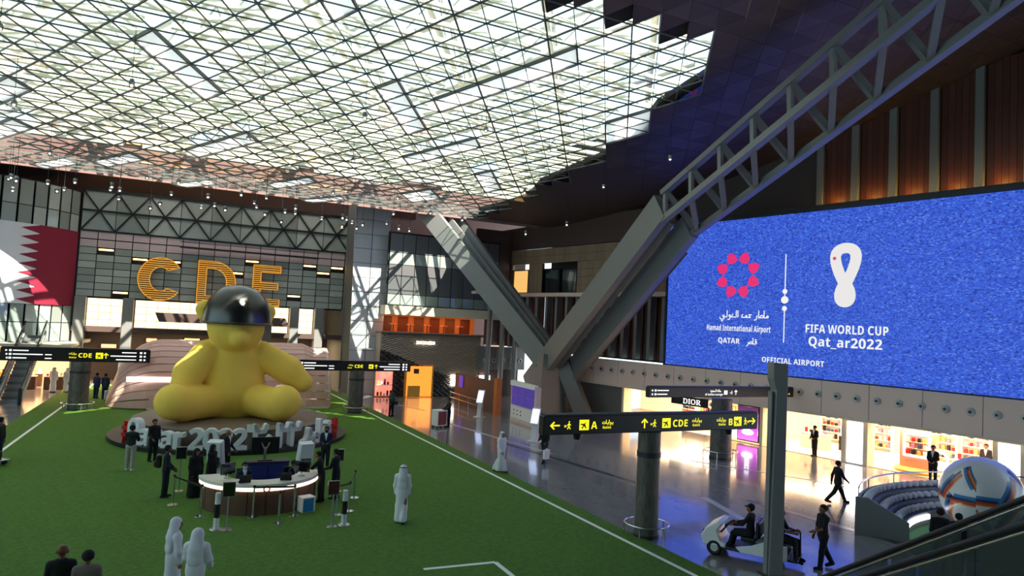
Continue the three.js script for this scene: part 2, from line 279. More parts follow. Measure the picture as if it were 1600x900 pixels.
// ---------------------------------------------------------------- materials
const n8 = lattice(8, 3), n32 = lattice(32, 5), n128 = lattice(128, 9), n256 = lattice(256, 4);
const turfTex = noiseTex(512, 512, (u, v) => { const k = n256(u * 1, v * 1) * .45 + n128(u, v) * .3 + n32(u, v) * .25, q = .68 + .5 * k; return [84 * q, 130 * q, 28 * q]; }, true, 8, 20);
const turfBump = noiseTex(512, 512, (u, v) => { const k = n256(u, v) * 255; return [k, k, k]; }, false, 30, 75);
const M = {
  floor: phys(0xffffff, { roughness: .16, clearcoat: .5, clearcoatRoughness: .06, map: noiseTex(512, 512, (u, v) => { const k = .86 + .16 * n128(u, v) + .1 * n8(u, v); return [128 * k, 127 * k, 133 * k]; }, true, 24, 24) }),
  turf: std(0xffffff, .95, 0, { map: turfTex, bumpMap: turfBump, bumpScale: .012 }),
  line: std(0xe9ebe6, .8), strip: std(0xa9a8a8, .35), stripDark: std(0x3a3a40, .3),
  steel: std(0x9a9ea0, .42, .6), steelDark: std(0x35373a, .5, .4), bar: std(0x6a6c6c, .5, .2), white: std(0xe6e6e4, .55), louver: phys(0xdcd3bb, { roughness: 1, transmission: .22, thickness: 0 }), truss: std(0xbfc3c4, .5),
  pane: phys(0xf4fbfa, { roughness: .02, transmission: 1, thickness: 0, ior: 1.3 }), hatch: phys(0xffffff, { roughness: 1, transmission: .85, thickness: 0 }),
  brown: std(0x4a3c3b, .55), brownB: std(0x443736, .6), brownC: std(0x50413f, .5), soffit: std(0x7f605c, .8), roof: std(0x2c2a2a, .9),
  clad: std(0x7c7f80, .5, .15), cladDark: std(0x2f3132, .55, .1), cladRose: std(0x9a7468, .6), pylon: std(0xb4b9c2, .4, .1), joint: std(0x55585c, .6),
  glassDark: phys(0xa0adaa, { roughness: .12, metalness: .0, clearcoat: 1, clearcoatRoughness: .03 }), glassDark2: phys(0x8f9b98, { roughness: .12, clearcoat: 1, clearcoatRoughness: .03 }), glassDark3: phys(0xaebab7, { roughness: .14, clearcoat: 1, clearcoatRoughness: .03 }),
  glassGrey: phys(0x5a5c60, { roughness: .4 }), band: std(0xbcaeb3, .5), mullion: std(0x1e2424, .5, .3), black: std(0x0b0b0c, .45), blackGloss: phys(0x0a0a0c, { roughness: .32, clearcoat: .6, clearcoatRoughness: .25 }),
  gold: std(0xe8b555, .45, .1), goldDark: std(0x1c130a, .6), maroon: std(0x8a1b3a, .8), flagWhite: std(0xdfe2ea, .8), yellow: std(0xf2cc58, .85, 0, { bumpMap: noiseTex(256, 256, (u, v) => { const k = 255 * (n8(u, v) * .5 + n32(u, v) * .5); return [k, k, k]; }, false, 3, 3), bumpScale: .04 }),
  plinthTop: std(0x6e5f56, .5), plinthSide: std(0x6e5f56, .5), wood: std(0x5a3c2a, .55), woodRed: std(0x5a2a1c, .6), salmon: std(0xe6cfc5, .55), cream: std(0xd9cdb8, .6),
  travertine: std(0xffffff, .7, 0, { map: noiseTex(512, 512, (u, v) => { const k = .8 + .3 * n8(u * .5, v * 6) + .16 * n32(u, v * 5); return [142 * k, 122 * k, 102 * k]; }, true, 3, 1) }),
  pinkShell: phys(0xe8c0b6, { roughness: .5, transmission: .35, thickness: 0 }), chrome: std(0xc9cbcd, .2, .9), red: std(0xc0141c, .5), letter: std(0xd6d7da, .5), screenOff: phys(0x0c0d12, { roughness: .12, clearcoat: 1 }),
  glassRail: phys(0xaab0b2, { roughness: .03, transmission: .92, thickness: 0, ior: 1.3 }), rubber: std(0x101012, .6), grey: std(0x6d6f72, .55), skirt: std(0xb8bbbd, .4, .5),
};
for (const k of ['brown', 'brownB', 'brownC']) M[k].side = THREE.DoubleSide;

// ---------------------------------------------------------------- floor and turf
const floor = struct('floor', new THREE.BoxGeometry(70, .3, 110).translate(12, -.15, -37), M.floor);
{
  const turf = struct('floor', prism([[-7.0, 64], [12.45, 64], [13.75, 8], [-8.1, 8]], .03).rotateX(-PI / 2).translate(0, .0, 0), M.turf, 'green artificial football turf with white border lines');
  turf.name = 'floor_turf'; const uv = turf.geometry.attributes.uv, p = turf.geometry.attributes.position; for (let i = 0; i < uv.count; i++) uv.setXY(i, (p.getX(i) + 8) / 24, p.getZ(i) / 60);
  const line = (a, b, c, d, w = .13) => part('turf_line', beam(V(a, .033, b), V(c, .033, d), w, .012), M.line, turf);
  line(-5.55, -64, -7.0, -8.5); line(11.65, -64, 13.05, -8.5); line(-5.6, -63, 11.7, -63); line(6.2, -17.1, 8.2, -17.0); line(8.2, -17.0, 8.25, -8.5);
  const st = (a, b, c, d, w, m) => part('floor_strip', beam(V(a, .003, b), V(c, .003, d), w, .006), m, floor);
  st(15.6, -43, 17.6, -30.5, .22, M.strip); st(19.3, -21.2, 17.6, -15.2, .3, M.strip); st(24, -27.4, 27.5, -21, .16, M.strip); st(-8.2, -47, -9.8, -36, .25, M.strip); st(16.5, -33.5, 18.2, -23.5, .3, M.stripDark); st(20.8, -20.5, 21.6, -14.6, .35, M.stripDark); st(14.6, -53, 16.4, -46.8, .18, M.strip);
}

// ---------------------------------------------------------------- ceiling: triangular lattice, glazed in the middle
const hz = (z) => 15 + .0105 * Math.pow(Math.max(0, Math.min(z, -8) + 52), 1.8);
const S = 1.45, DZ = 1.04, Z0 = -22.4, X0 = 20.1, ROWS = 28;
const vert = (i, j) => { const z = Z0 - j * DZ; return V(X0 + (i + .5 * (((j % 2) + 2) % 2)) * S, hz(z), z); };
function edgeX(z) { const j = (Z0 - z) / DZ; if (j < 0) return -1e9; if (j < 4) return X0 + .725 * j; const q = (j - 4) % 4, t = q < 2 ? q : 4 - q; return 23 - .725 * t - (j > 16 ? .72 : 0); }
function glazed(x, z) { if (z < Z0 - ROWS * DZ || x < -18.5 || x > edgeX(z)) return false; const j = (Z0 - z) / DZ, ph = Math.abs((((X0 - x) / (2 * S)) % 1 + 1) % 1 - .5) * 2; return j > 2 * (1 - ph); }
{
  const skylight = struct('ceiling_skylight', null, null, 'triangulated glass skylight of the hall'), dark = struct('ceiling_panels', null, null, 'dark brown triangular ceiling panels');
  const panes = [], plates = [], hatchAt = [];
  // white hatches: [i0, j0, cells along A, cells along B]
  const HX = [[-15.2, 8, 4, 1], [-19, 14, 1, 3], [-12, 16, 1, 4], [-3.6, 3, 1, 6], [-8, 8, 4, 1], [1.2, 6, 2, 2], [-4, 12, 1, 4], [-2, 16, 3, 1], [-16, 22, 1, 3], [-9, 22, 1, 3], [-19, 25, 1, 3], [-4, 21, 2, 2], [-13, 26, 1, 3], [-12, 1, 3, 1], [-20, 19, 1, 3], [-7, 26, 1, 3]];
  for (const [x, j, a, b] of HX) hatchAt.push([Math.round(x), j, a, b]);
  const half = (i, j) => 2 * i + (((j % 2) + 2) % 2);       // x in half cells
  const inHatch = (x, z) => hatchAt.some(([i, j, a, b]) => { const hx = (x - X0) / (S / 2) - half(i, j), hj = (Z0 - z) / DZ - j, A = (hj + hx) / 2, B = (hj - hx) / 2; return A > 0 && A < a && B > 0 && B < b; });
  const shrink = (P, k) => { const c = P[0].clone().add(P[1]).add(P[2]).multiplyScalar(1 / 3); return P.map((p) => p.clone().lerp(c, k)); };
  for (let j = -13; j < ROWS; j++) for (let i = -28; i < 12; i++) for (const up of [0, 1]) {
    const odd = ((j % 2) + 2) % 2, P = up ? [vert(i, j), vert(i + 1, j), vert(i + odd, j + 1)] : [vert(i + odd, j + 1), vert(i + odd - 1, j + 1), vert(i, j)];
    const c = P[0].clone().add(P[1]).add(P[2]).multiplyScalar(1 / 3);
    if (glazed(c.x, c.z)) { if (!inHatch(c.x, c.z)) panes.push([c, tri3(...shrink(P, .02), .012)]); }
    else if (c.x > 11.5 && c.x < 29 + .19 * (c.z + 37.5) + 4.5 && !(c.z < -23 && c.x < 19)) plates.push([c, tri3(...shrink(P, .018), .05)]);
  }
  const near = (a, b) => a[0].distanceToSquared(camera.position) - b[0].distanceToSquared(camera.position);
  const inView = ([c]) => { const v = c.clone().project(camera); return Math.abs(v.x) < 1.02 && Math.abs(v.y) < 1.02; };
  camera.updateMatrixWorld(); camera.updateProjectionMatrix();
  function lay(list, name, mats, parent) {
    const seen = list.filter(inView).sort(near), first = new Set(seen.slice(0, 290));
    [...first].forEach(([, g], k) => part(name, g, mats[(k * 7 + (k >> 2)) % mats.length], parent));
    const rest = list.filter((e) => !first.has(e)).map((e) => e[1]); const o = part(name + '_rest', mergeGeometries(rest), mats[0], parent); o.userData.kind = 'stuff';
  }
  lay(panes, 'glass_pane', [M.pane], skylight); lay(plates, 'ceiling_panel', [M.brown, M.brownB, M.brown, M.brownC], dark);
  // glazing bars along the three lattice directions
  for (let j = 0; j <= ROWS; j++) { const z = Z0 - j * DZ, x1 = Math.min(edgeX(z + .01), edgeX(z - .01) < -100 ? 1e9 : edgeX(z - .01)); if (x1 < -100) continue; part('glazing_bar', box(x1 + 18.5, .06, .03, (x1 - 18.5) / 2, hz(z), z), M.bar, skylight); }
  for (const dir of [1, -1]) for (let k = -62; k < 34; k++) {
    const segs = []; for (let j = 0; j < ROWS; j++) { const xa = X0 + (k + dir * j) * S / 2, xb = xa + dir * S / 2, za = Z0 - j * DZ; if (((k + dir * j) % 2 + 2) % 2 !== ((j % 2) + 2) % 2) break; const mx = (xa + xb) / 2, mz = za - DZ / 2; if (glazed(mx + .05, mz) || glazed(mx - .05, mz)) segs.push(beam(V(xa, hz(za), za), V(xb, hz(za - DZ), za - DZ), k % 6 === 0 ? .07 : .032, .07)); }
    if (segs.length) part('glazing_bar', segs, M.bar, skylight);
  }
  // white hatches lie in the lattice
  hatchAt.forEach(([i, j, a, b], n) => {
    const o = vert(i, j), P = (p, q) => { const z = o.z - (p + q) * DZ; return V(o.x + (p - q) * S / 2, hz(z) + .02, z); };
    if (!glazed(P(a / 2, b / 2).x, P(a / 2, b / 2).z)) return;
    const root = thing('skylight_hatch', 'white translucent smoke hatch set among the skylight panes', 'hatch', [0, 0, 0], 0, 'white hatches in the skylight');
    const cells = []; for (let p = 0; p < a; p++) for (let q = 0; q < b; q++) cells.push(quad3(P(p, q), P(p + 1, q), P(p + 1, q + 1), P(p, q + 1), .02)); part('panel', cells, M.hatch, root);
    const edge = []; for (let p = 0; p < a; p++) edge.push([P(p, 0), P(p + 1, 0)], [P(p, b), P(p + 1, b)]); for (let q = 0; q < b; q++) edge.push([P(0, q), P(0, q + 1)], [P(a, q), P(a, q + 1)]);
    part('frame', edge.map(([u, v]) => beam(u, v, .08, .16)), M.bar, root);
  });
  // roof above: sun-shading blades along X and tube trusses
  const roof = thing('roof_sunshade', 'beige sun shading blades and white tube trusses above the skylight', 'sunshade');
  for (let z = -22; z > -47; z -= 1.05) {                    // each blade leaves the smoke hatches open
    const runs = []; let from = null; for (let x = -20.5; x <= 23.5; x += .5) { const open = x < 23.5 && [0, .5].some((d) => inHatch(x + .25, z + d)); if (!open && x < 23.5) from ??= x; else if (from !== null) { runs.push([from, x]); from = null; } }
    part('shade_blade', runs.map(([a, b]) => box(b - a, .03, .86, (a + b) / 2, 0, 0, 0, Math.atan2(.62, .78)).translate(0, hz(z) + .75, z)), M.louver, roof);
  }
  for (let k = 0; k < 9; k++) for (const d of [1, -1]) {
    const pts = []; const x0 = -20 + k * 6.2 - (d > 0 ? 8 : -6); for (let z = -20; z >= -54; z -= 2) pts.push(V(x0 + d * (-20 - z) * .7, hz(z) + 2.6, z)); const vis = pts.filter((p) => p.x > -21 && p.x < 25); if (vis.length < 3) continue;
    part('truss_tube', new THREE.TubeGeometry(new THREE.CatmullRomCurve3(vis), 24, .17, 8), M.truss, roof);
    part('truss_tube', new THREE.TubeGeometry(new THREE.CatmullRomCurve3(vis.map((p) => p.clone().add(V(0, 1.5, 0)))), 24, .12, 8), M.truss, roof);
    const web = []; vis.forEach((p, i) => { if (i) { const q = vis[i - 1]; web.push(rod(p, q.clone().add(V(0, 1.5, 0)), .06, 6)); } }); part('truss_web', web, M.truss, roof).userData.kind = 'stuff';
  }
  // opaque roof around the glazing
  const strips = []; const slab = (xa, xb, za, zb) => { for (let z = za; z > zb; z -= 3) { const ze = Math.max(z - 3, zb), xA = typeof xa === 'function' ? xa(z) : xa, xB = typeof xa === 'function' ? xa(ze) : xa; strips.push(quad3(V(xA, hz(z) + .25, z), V(xb, hz(z) + .25, z), V(xb, hz(ze) + .25, ze), V(xB, hz(ze) + .25, ze), .3)); } };
  slab((z) => Math.max(20.2, edgeX(z) + .1), 40, Z0 - .01, -53); slab(-24, -18.4, Z0, -53); slab(-24, 40, 14, -20.2);
  for (let k = 0; k < 16; k++) { const x = X0 + (.0 - k) * 2 * S; strips.push(tri3(V(x - 2 * S, hz(-20.2) + .25, -20.2), V(x, hz(-20.2) + .25, -20.2), V(x - S, hz(-24.4) + .25, -24.4), .3), tri3(V(x, hz(-20.2) + .25, -20.2), V(x, hz(-22.4) + .25, -22.4), V(x - S, hz(-24.4) + .25, -24.4), .3)); strips.push(tri3(V(x - 2 * S, hz(-20.2) + .25, -20.2), V(x - S, hz(-24.4) + .25, -24.4), V(x - 2 * S, hz(-22.4) + .25, -22.4), .3)); }
  struct('ceiling_roof', mergeGeometries(strips), M.roof);
  struct('ceiling_far', [box(64, .3, 32, 8, 17.6, -69), box(60, 2.6, .3, 8, 16.4, -53.3)], M.soffit);
}

for (const [x, z] of [[-5.5, -57.5], [-2.2, -58.6], [1.2, -57.2], [4.6, -58.4], [8, -57.2], [11.2, -58.6]]) {
  const q = thing('soffit_lamp', 'white rhombic lamp panel in the brown soffit before the gate facade', 'lamp', [x, 17.3, z], .6, 'lamps in the brown soffit'); part('housing', box(1.7, .1, .65, 0, .08, 0), M.white, q); part('diffuser', box(1.6, .04, .55, 0, 0, 0), glow(0xfff6ea, .8), q);
  const l = new THREE.RectAreaLight(0xfff2e2, 9, 1.6, .55); l.position.set(x, 17.24, z); l.rotation.set(-PI / 2, 0, .6); l.name = 'soffit_light'; scene.add(l);
}
// ---------------------------------------------------------------- outer walls of the hall
{
  const w = struct('wall_left', null, null, 'unseen side wall of the hall with glazing added for daylight'); part('parapet', box(.5, 3, 100, -20.5, 1.5, -35), M.grey, w); part('top_wall', box(.5, 12, 100, -20.5, 25, -35), M.grey, w); part('end_wall', box(.5, 16, 40, -20.5, 11, -65), M.grey, w); part('end_wall', box(.5, 16, 9, -20.5, 11, 10.5), M.grey, w);
  for (let k = 0; k <= 17; k++) part('mullion', box(.2, 16, .12, -20.5, 11, -45 + k * 3), M.mullion, w); for (let k = 0; k < 17; k++) for (let r = 0; r < 4; r++) part('window_pane', box(.03, 3.9, 2.85, -20.5, 5 + r * 4, -43.5 + k * 3), M.pane, w);  // out-of-view glazing, added to bring extra daylight into the hall
}
struct('wall_behind', box(62, 30, .5, 10, 15, 14), M.grey);
struct('wall_back', box(64, 20, .5, 8, 10, -84), M.soffit);

// ---------------------------------------------------------------- back facade with the gate letters (z = -62)
const facade = struct('wall_facade', null, null, 'grey glass grid facade carrying the gate letters');
{
  const fz = -62, gl = [M.glassDark, M.glassDark2, M.glassDark3, M.glassDark, M.glassDark2], W = 1.2, xs = []; for (let x = -7.1; x < 13.4; x += W) xs.push(x);
  const rows = []; for (let y = 7; y < 10.7; y += .55) rows.push(y);
  const lit = new Set(['1:6', '3:5', '5:5', '7:5', '10:6', '14:6', '15:5', '2:0', '8:0', '13:1', '9:4', '16:6']);
  xs.forEach((x, i) => {
    rows.forEach((y, k) => {
      const key = i + ':' + k;
      if (lit.has(key)) { part('lit_pane', box(W - .07, .49, .04, x + W / 2, y + .27, fz - .25), M.blackGloss, facade); part('strip_lamp', box(W - .2, .12, .06, x + W / 2, y + .4, fz - .16), glow(0xffb866, 3), facade); }
      else part('glass_pane', box(W - .06, .5, .06, x + W / 2, y + .27, fz), gl[(i * 5 + k * 3 + ((i * k) >> 1)) % 5], facade);
    });
    for (const [y, h] of [[10.85, .6], [11.48, .62]]) part('spandrel_panel', box(W - .05, h - .05, .08, x + W / 2, y + h / 2, fz), M.band, facade);
  });
  part('backing', box(20.7, 8.6, .3, 3.2, 11.2, fz - .55), M.mullion, facade);
  xs.concat([13.3]).forEach((x) => part('mullion', box(.06, 5.1, .14, x, 9.6, fz - .02), M.mullion, facade));
  // diamond truss band 12.1 .. 15.3
  for (let i = 0; i < 9; i++) part('truss_pane', box(2.25, 3.1, .06, -5.95 + i * 2.3, 13.7, fz - .1), gl[i % 5], facade);
  const y0 = 12.15, y1 = 15.25; for (let i = 0; i < 9; i++) { const a = -7.1 + i * 2.3; part('truss_diagonal', beam(V(a, y0, fz + .05), V(a + 2.3, y1, fz + .05), .09, .12), M.mullion, facade); part('truss_diagonal', beam(V(a, y1, fz + .05), V(a + 2.3, y0, fz + .05), .09, .12), M.mullion, facade); }
  for (const y of [12.12, 13.7, 15.3]) part('truss_chord', box(20.7, .14, .16, 3.25, y, fz + .05), M.mullion, facade);
  part('catwalk', [box(11, .07, .5, 5.4, 11.35, fz + .5), rod(V(-.1, 11.8, fz + .7), V(10.9, 11.8, fz + .7), .03)], M.steelDark, facade);
  // lower storey: piers, glowing cream walls, canopy, dark doorway
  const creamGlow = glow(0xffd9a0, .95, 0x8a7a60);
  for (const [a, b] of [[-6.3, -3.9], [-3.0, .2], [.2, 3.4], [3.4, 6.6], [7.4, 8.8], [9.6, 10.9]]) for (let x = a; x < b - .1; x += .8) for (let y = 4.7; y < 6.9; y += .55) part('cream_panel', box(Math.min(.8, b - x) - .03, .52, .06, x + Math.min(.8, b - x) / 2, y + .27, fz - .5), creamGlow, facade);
  for (const x of [-6.7, -3.45, 7.0, 9.2, 11.3]) part('pier', rbox(.75, 7, .8, .06, x, 3.5, fz + .1), M.clad, facade);
  part('lintel', box(20.7, .4, .7, 3.2, 4.5, fz + .1), M.brownC, facade);
  part('canopy', prism([[-1.2, 5.3], [8.6, 5.3], [8.2, 6.0], [-1.5, 6.0]], 2.2).translate(0, 0, fz), M.brown, facade);
  part('doorway_back', box(20.7, 4.4, .3, 3.2, 2.2, fz - 6), std(0x1c1416, .7), facade);
  part('side_return', box(.3, 15.4, 8, 13.5, 7.7, fz - 3.5), M.clad, facade);
  for (const [x, y, w] of [[-5, 2.9, 1.2], [-1.8, 3.5, .9], [1.4, 3.6, 1.3], [9.9, 3.3, 1.2], [6.3, 3.5, 1]]) { const sg = thing('shop_sign', 'small lit shop sign in the dark doorway under the gate facade', 'sign', [x, y, fz - 5.6], 0, 'signs under the facade'); part('case', rbox(w, .4, .12, .03), M.black, sg); part('face', box(w - .1, .3, .02, 0, 0, .07), glow(x < 0 ? 0xff8a5a : 0xf5e05a, 1.6), sg); }
  const l = new THREE.RectAreaLight(0xffd2a0, 3, 18, 3); l.position.set(3.2, 4.2, fz - 3); l.rotation.x = -PI / 2; l.name = 'doorway_light'; scene.add(l);
}
// gate letters: outlined, filled with gold slats
const slatM = glow(0xd8962e, .16, 0xe8b555);                // lit gate lettering
function slatLetter(ch, outline, holes, x, w, h, label) {
  const root = thing('gate_letter', label, 'letter', [x, 6.95, -61.6]);
  const sh = new THREE.Shape(outline.map(([a, b]) => new THREE.Vector2(a * w, b * h))); holes.forEach((q) => sh.holes.push(new THREE.Path(q.map(([a, b]) => new THREE.Vector2(a * w, b * h)))));
  part('backing', new THREE.ExtrudeGeometry(sh, { depth: .08, bevelEnabled: false }), M.goldDark, root);
  const loops = [outline, ...holes].map((q) => q.map(([a, b]) => [a * w, b * h]));
  for (const lp of loops) part('rim', lp.map((p, i) => { const q = lp[(i + 1) % lp.length]; return beam(V(p[0], p[1], .16), V(q[0], q[1], .16), .07, .2, V(0, 0, 1)); }), glow(0xd8962e, .16, 0xe8b555), root);
  for (let y = .09; y < h; y += .17) {
    const xsn = []; for (const lp of loops) lp.forEach((p, i) => { const q = lp[(i + 1) % lp.length]; if ((p[1] > y) !== (q[1] > y)) xsn.push(p[0] + (y - p[1]) / (q[1] - p[1]) * (q[0] - p[0])); });
    xsn.sort((a, b) => a - b); for (let i = 0; i + 1 < xsn.length; i += 2) if (xsn[i + 1] - xsn[i] > .05) part('slat', box(xsn[i + 1] - xsn[i], .085, .12, (xsn[i] + xsn[i + 1]) / 2, y, .14), slatM, root);
  }
}
{
  const arcP = (cx, cy, rx, ry, a0, a1, n = 22) => Array.from({ length: n + 1 }, (_, i) => { const a = a0 + (a1 - a0) * i / n; return [cx + rx * Math.cos(a), cy + ry * Math.sin(a)]; });
  slatLetter('C', [...arcP(.62, .5, .62, .5, .62, 2 * PI - .62), ...arcP(.62, .5, .3, .28, 2 * PI - .85, .85)], [], -2.95, 2.6, 3.45, 'large gold slatted letter C on the glass facade');
  slatLetter('D', [[0, 0], [.4, 0], ...arcP(.4, .5, .6, .5, -PI / 2, PI / 2), [0, 1]], [[[.22, .17], [.22, .83], ...arcP(.4, .5, .36, .33, PI / 2, -PI / 2)]], 1.35, 2.9, 3.45, 'large gold slatted letter D on the glass facade');
  slatLetter('E', [[0, 0], [1, 0], [1, .17], [.28, .17], [.28, .42], [.92, .42], [.92, .58], [.28, .58], [.28, .83], [1, .83], [1, 1], [0, 1]], [], 5.6, 2.2, 3.45, 'large gold slatted letter E on the glass facade');
}

// ---------------------------------------------------------------- drum with the flag, left
{
  const C = V(-16, 0, -66), R0 = 9.6, drum = struct('wall_drum', null, null, 'curved glass drum at the side of the hall');
  const at = (a, y, r) => V(C.x + r * Math.sin(a), y, C.z + r * Math.cos(a)), A0 = -.35, A1 = 1.14;
  part('drum_core', new THREE.CylinderGeometry(R0 - .25, R0 - .25, 11.6, 64, 1).translate(C.x, 9.3, C.z), M.mullion, drum);
  const NA = 14, da = (A1 - A0) / NA, ys = [3.5, 4.9, 6.2, 9, 11.8, 13.2, 15];
  for (let i = 0; i < NA; i++) for (let k = 0; k + 1 < ys.length; k++) {
    const a = A0 + i * da + .008, b = A0 + (i + 1) * da - .008, y0 = ys[k] + .03, y1 = ys[k + 1] - .03; part('drum_pane', quad3(at(a, y0, R0), at(b, y0, R0), at(b, y1, R0), at(a, y1, R0), .05), [M.glassDark3, M.glassDark, M.glassDark2][(i + k * 2) % 3], drum);
  }
  part('drum_rim', new THREE.CylinderGeometry(R0 + .15, R0 + .15, .25, 64, 1, true).translate(C.x, 3.4, C.z), M.clad, drum);
  const flag = thing('national_flag', 'maroon and white serrated national flag on the curved glass drum', 'flag');
  const patch = (f0, f1, y0, y1, r, n) => { const g = []; for (let i = 0; i < n; i++) { const u = i / n, v = (i + 1) / n; g.push([u, v]); } return mergeGeometries(g.map(([u, v]) => quad3(at(f0 + (f1 - f0) * u, y0, r), at(f0 + (f1 - f0) * v, y0, r), at(f0 + (f1 - f0) * v, y1, r), at(f0 + (f1 - f0) * u, y1, r), .03))); };
  const fy0 = 6.2, fy1 = 11.9, as = .7, am = 1.13, tooth = .07; part('white_field', patch(.2, as + tooth, fy0, fy1, R0 + .07, 12), M.flagWhite, flag);
  const teeth = []; for (let k = 0; k < 9; k++) { const ya = fy0 + (fy1 - fy0) * k / 9, yb = fy0 + (fy1 - fy0) * (k + 1) / 9; teeth.push(tri3(at(as - .06, (ya + yb) / 2, R0 + .115), at(as + tooth + .01, ya, R0 + .12), at(as + tooth + .01, yb, R0 + .12), .03)); }
  part('maroon_field', [patch(as + tooth, am, fy0, fy1, R0 + .1, 10), ...teeth], M.maroon, flag);
  // shop under the drum
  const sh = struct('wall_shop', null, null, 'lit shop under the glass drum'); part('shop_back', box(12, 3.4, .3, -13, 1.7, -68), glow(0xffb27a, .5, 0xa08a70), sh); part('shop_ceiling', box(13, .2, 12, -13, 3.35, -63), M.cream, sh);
  const l = new THREE.RectAreaLight(0xffd0a0, 5, 10, 6); l.position.set(-12, 3.2, -63); l.rotation.x = -PI / 2; l.name = 'shop_light'; scene.add(l);
  for (let k = 0; k < 5; k++) { const c = thing('display_counter', 'low display counter with small goods in the shop under the drum', 'counter', [-11.2 + (k % 3) * 1.7, 0, -60.5 - Math.floor(k / 3) * 2.4], 0, 'counters under the drum'); part('cabinet', rbox(1.2, .9, .7, .03, 0, .45, 0), M.wood, c); part('worktop', box(1.25, .05, .75, 0, .93, 0), M.cream, c); for (let b = 0; b < 4; b++) { const hh = rr(.15, .35); rest(c, rbox(.16, hh, .14, .02, -.42 + b * .28, .955 + hh / 2, 0), [M.red, M.black, M.gold, M.white][b], 'boxed_product', ['red', 'black', 'gold', 'white'][b] + ' boxed product on a counter under the drum', 'product', ['red', 'black', 'gold', 'white'][b] + ' products under the drum'); } }
}
// escalator beside the drum
{
  const e = thing('escalator', 'steep escalator with grey steps rising beside the glass drum', 'escalator', [-8.95, 0, -52]);
  for (let k = 0; k < 20; k++) part('step', box(1.0, .2, .36, 0, .1 + k * .2, -.3 - k * .33), k % 2 ? M.grey : M.steel, e);
  for (const s of [-1, 1]) { part('balustrade', quad3(V(s * .62, .1, .5), V(s * .62, 1.0, .5), V(s * .62, 5.0, -7), V(s * .62, 4.1, -7), .03), M.glassRail, e); part('handrail', rod(V(s * .62, 1.02, .5), V(s * .62, 5.05, -7), .05), M.rubber, e); part('skirt', beam(V(s * .6, .1, .4), V(s * .6, 4.2, -7), .12, .35), M.skirt, e); part('newel', rbox(.2, 1.05, .35, .08, s * .62, .52, .55), M.steelDark, e); }
}

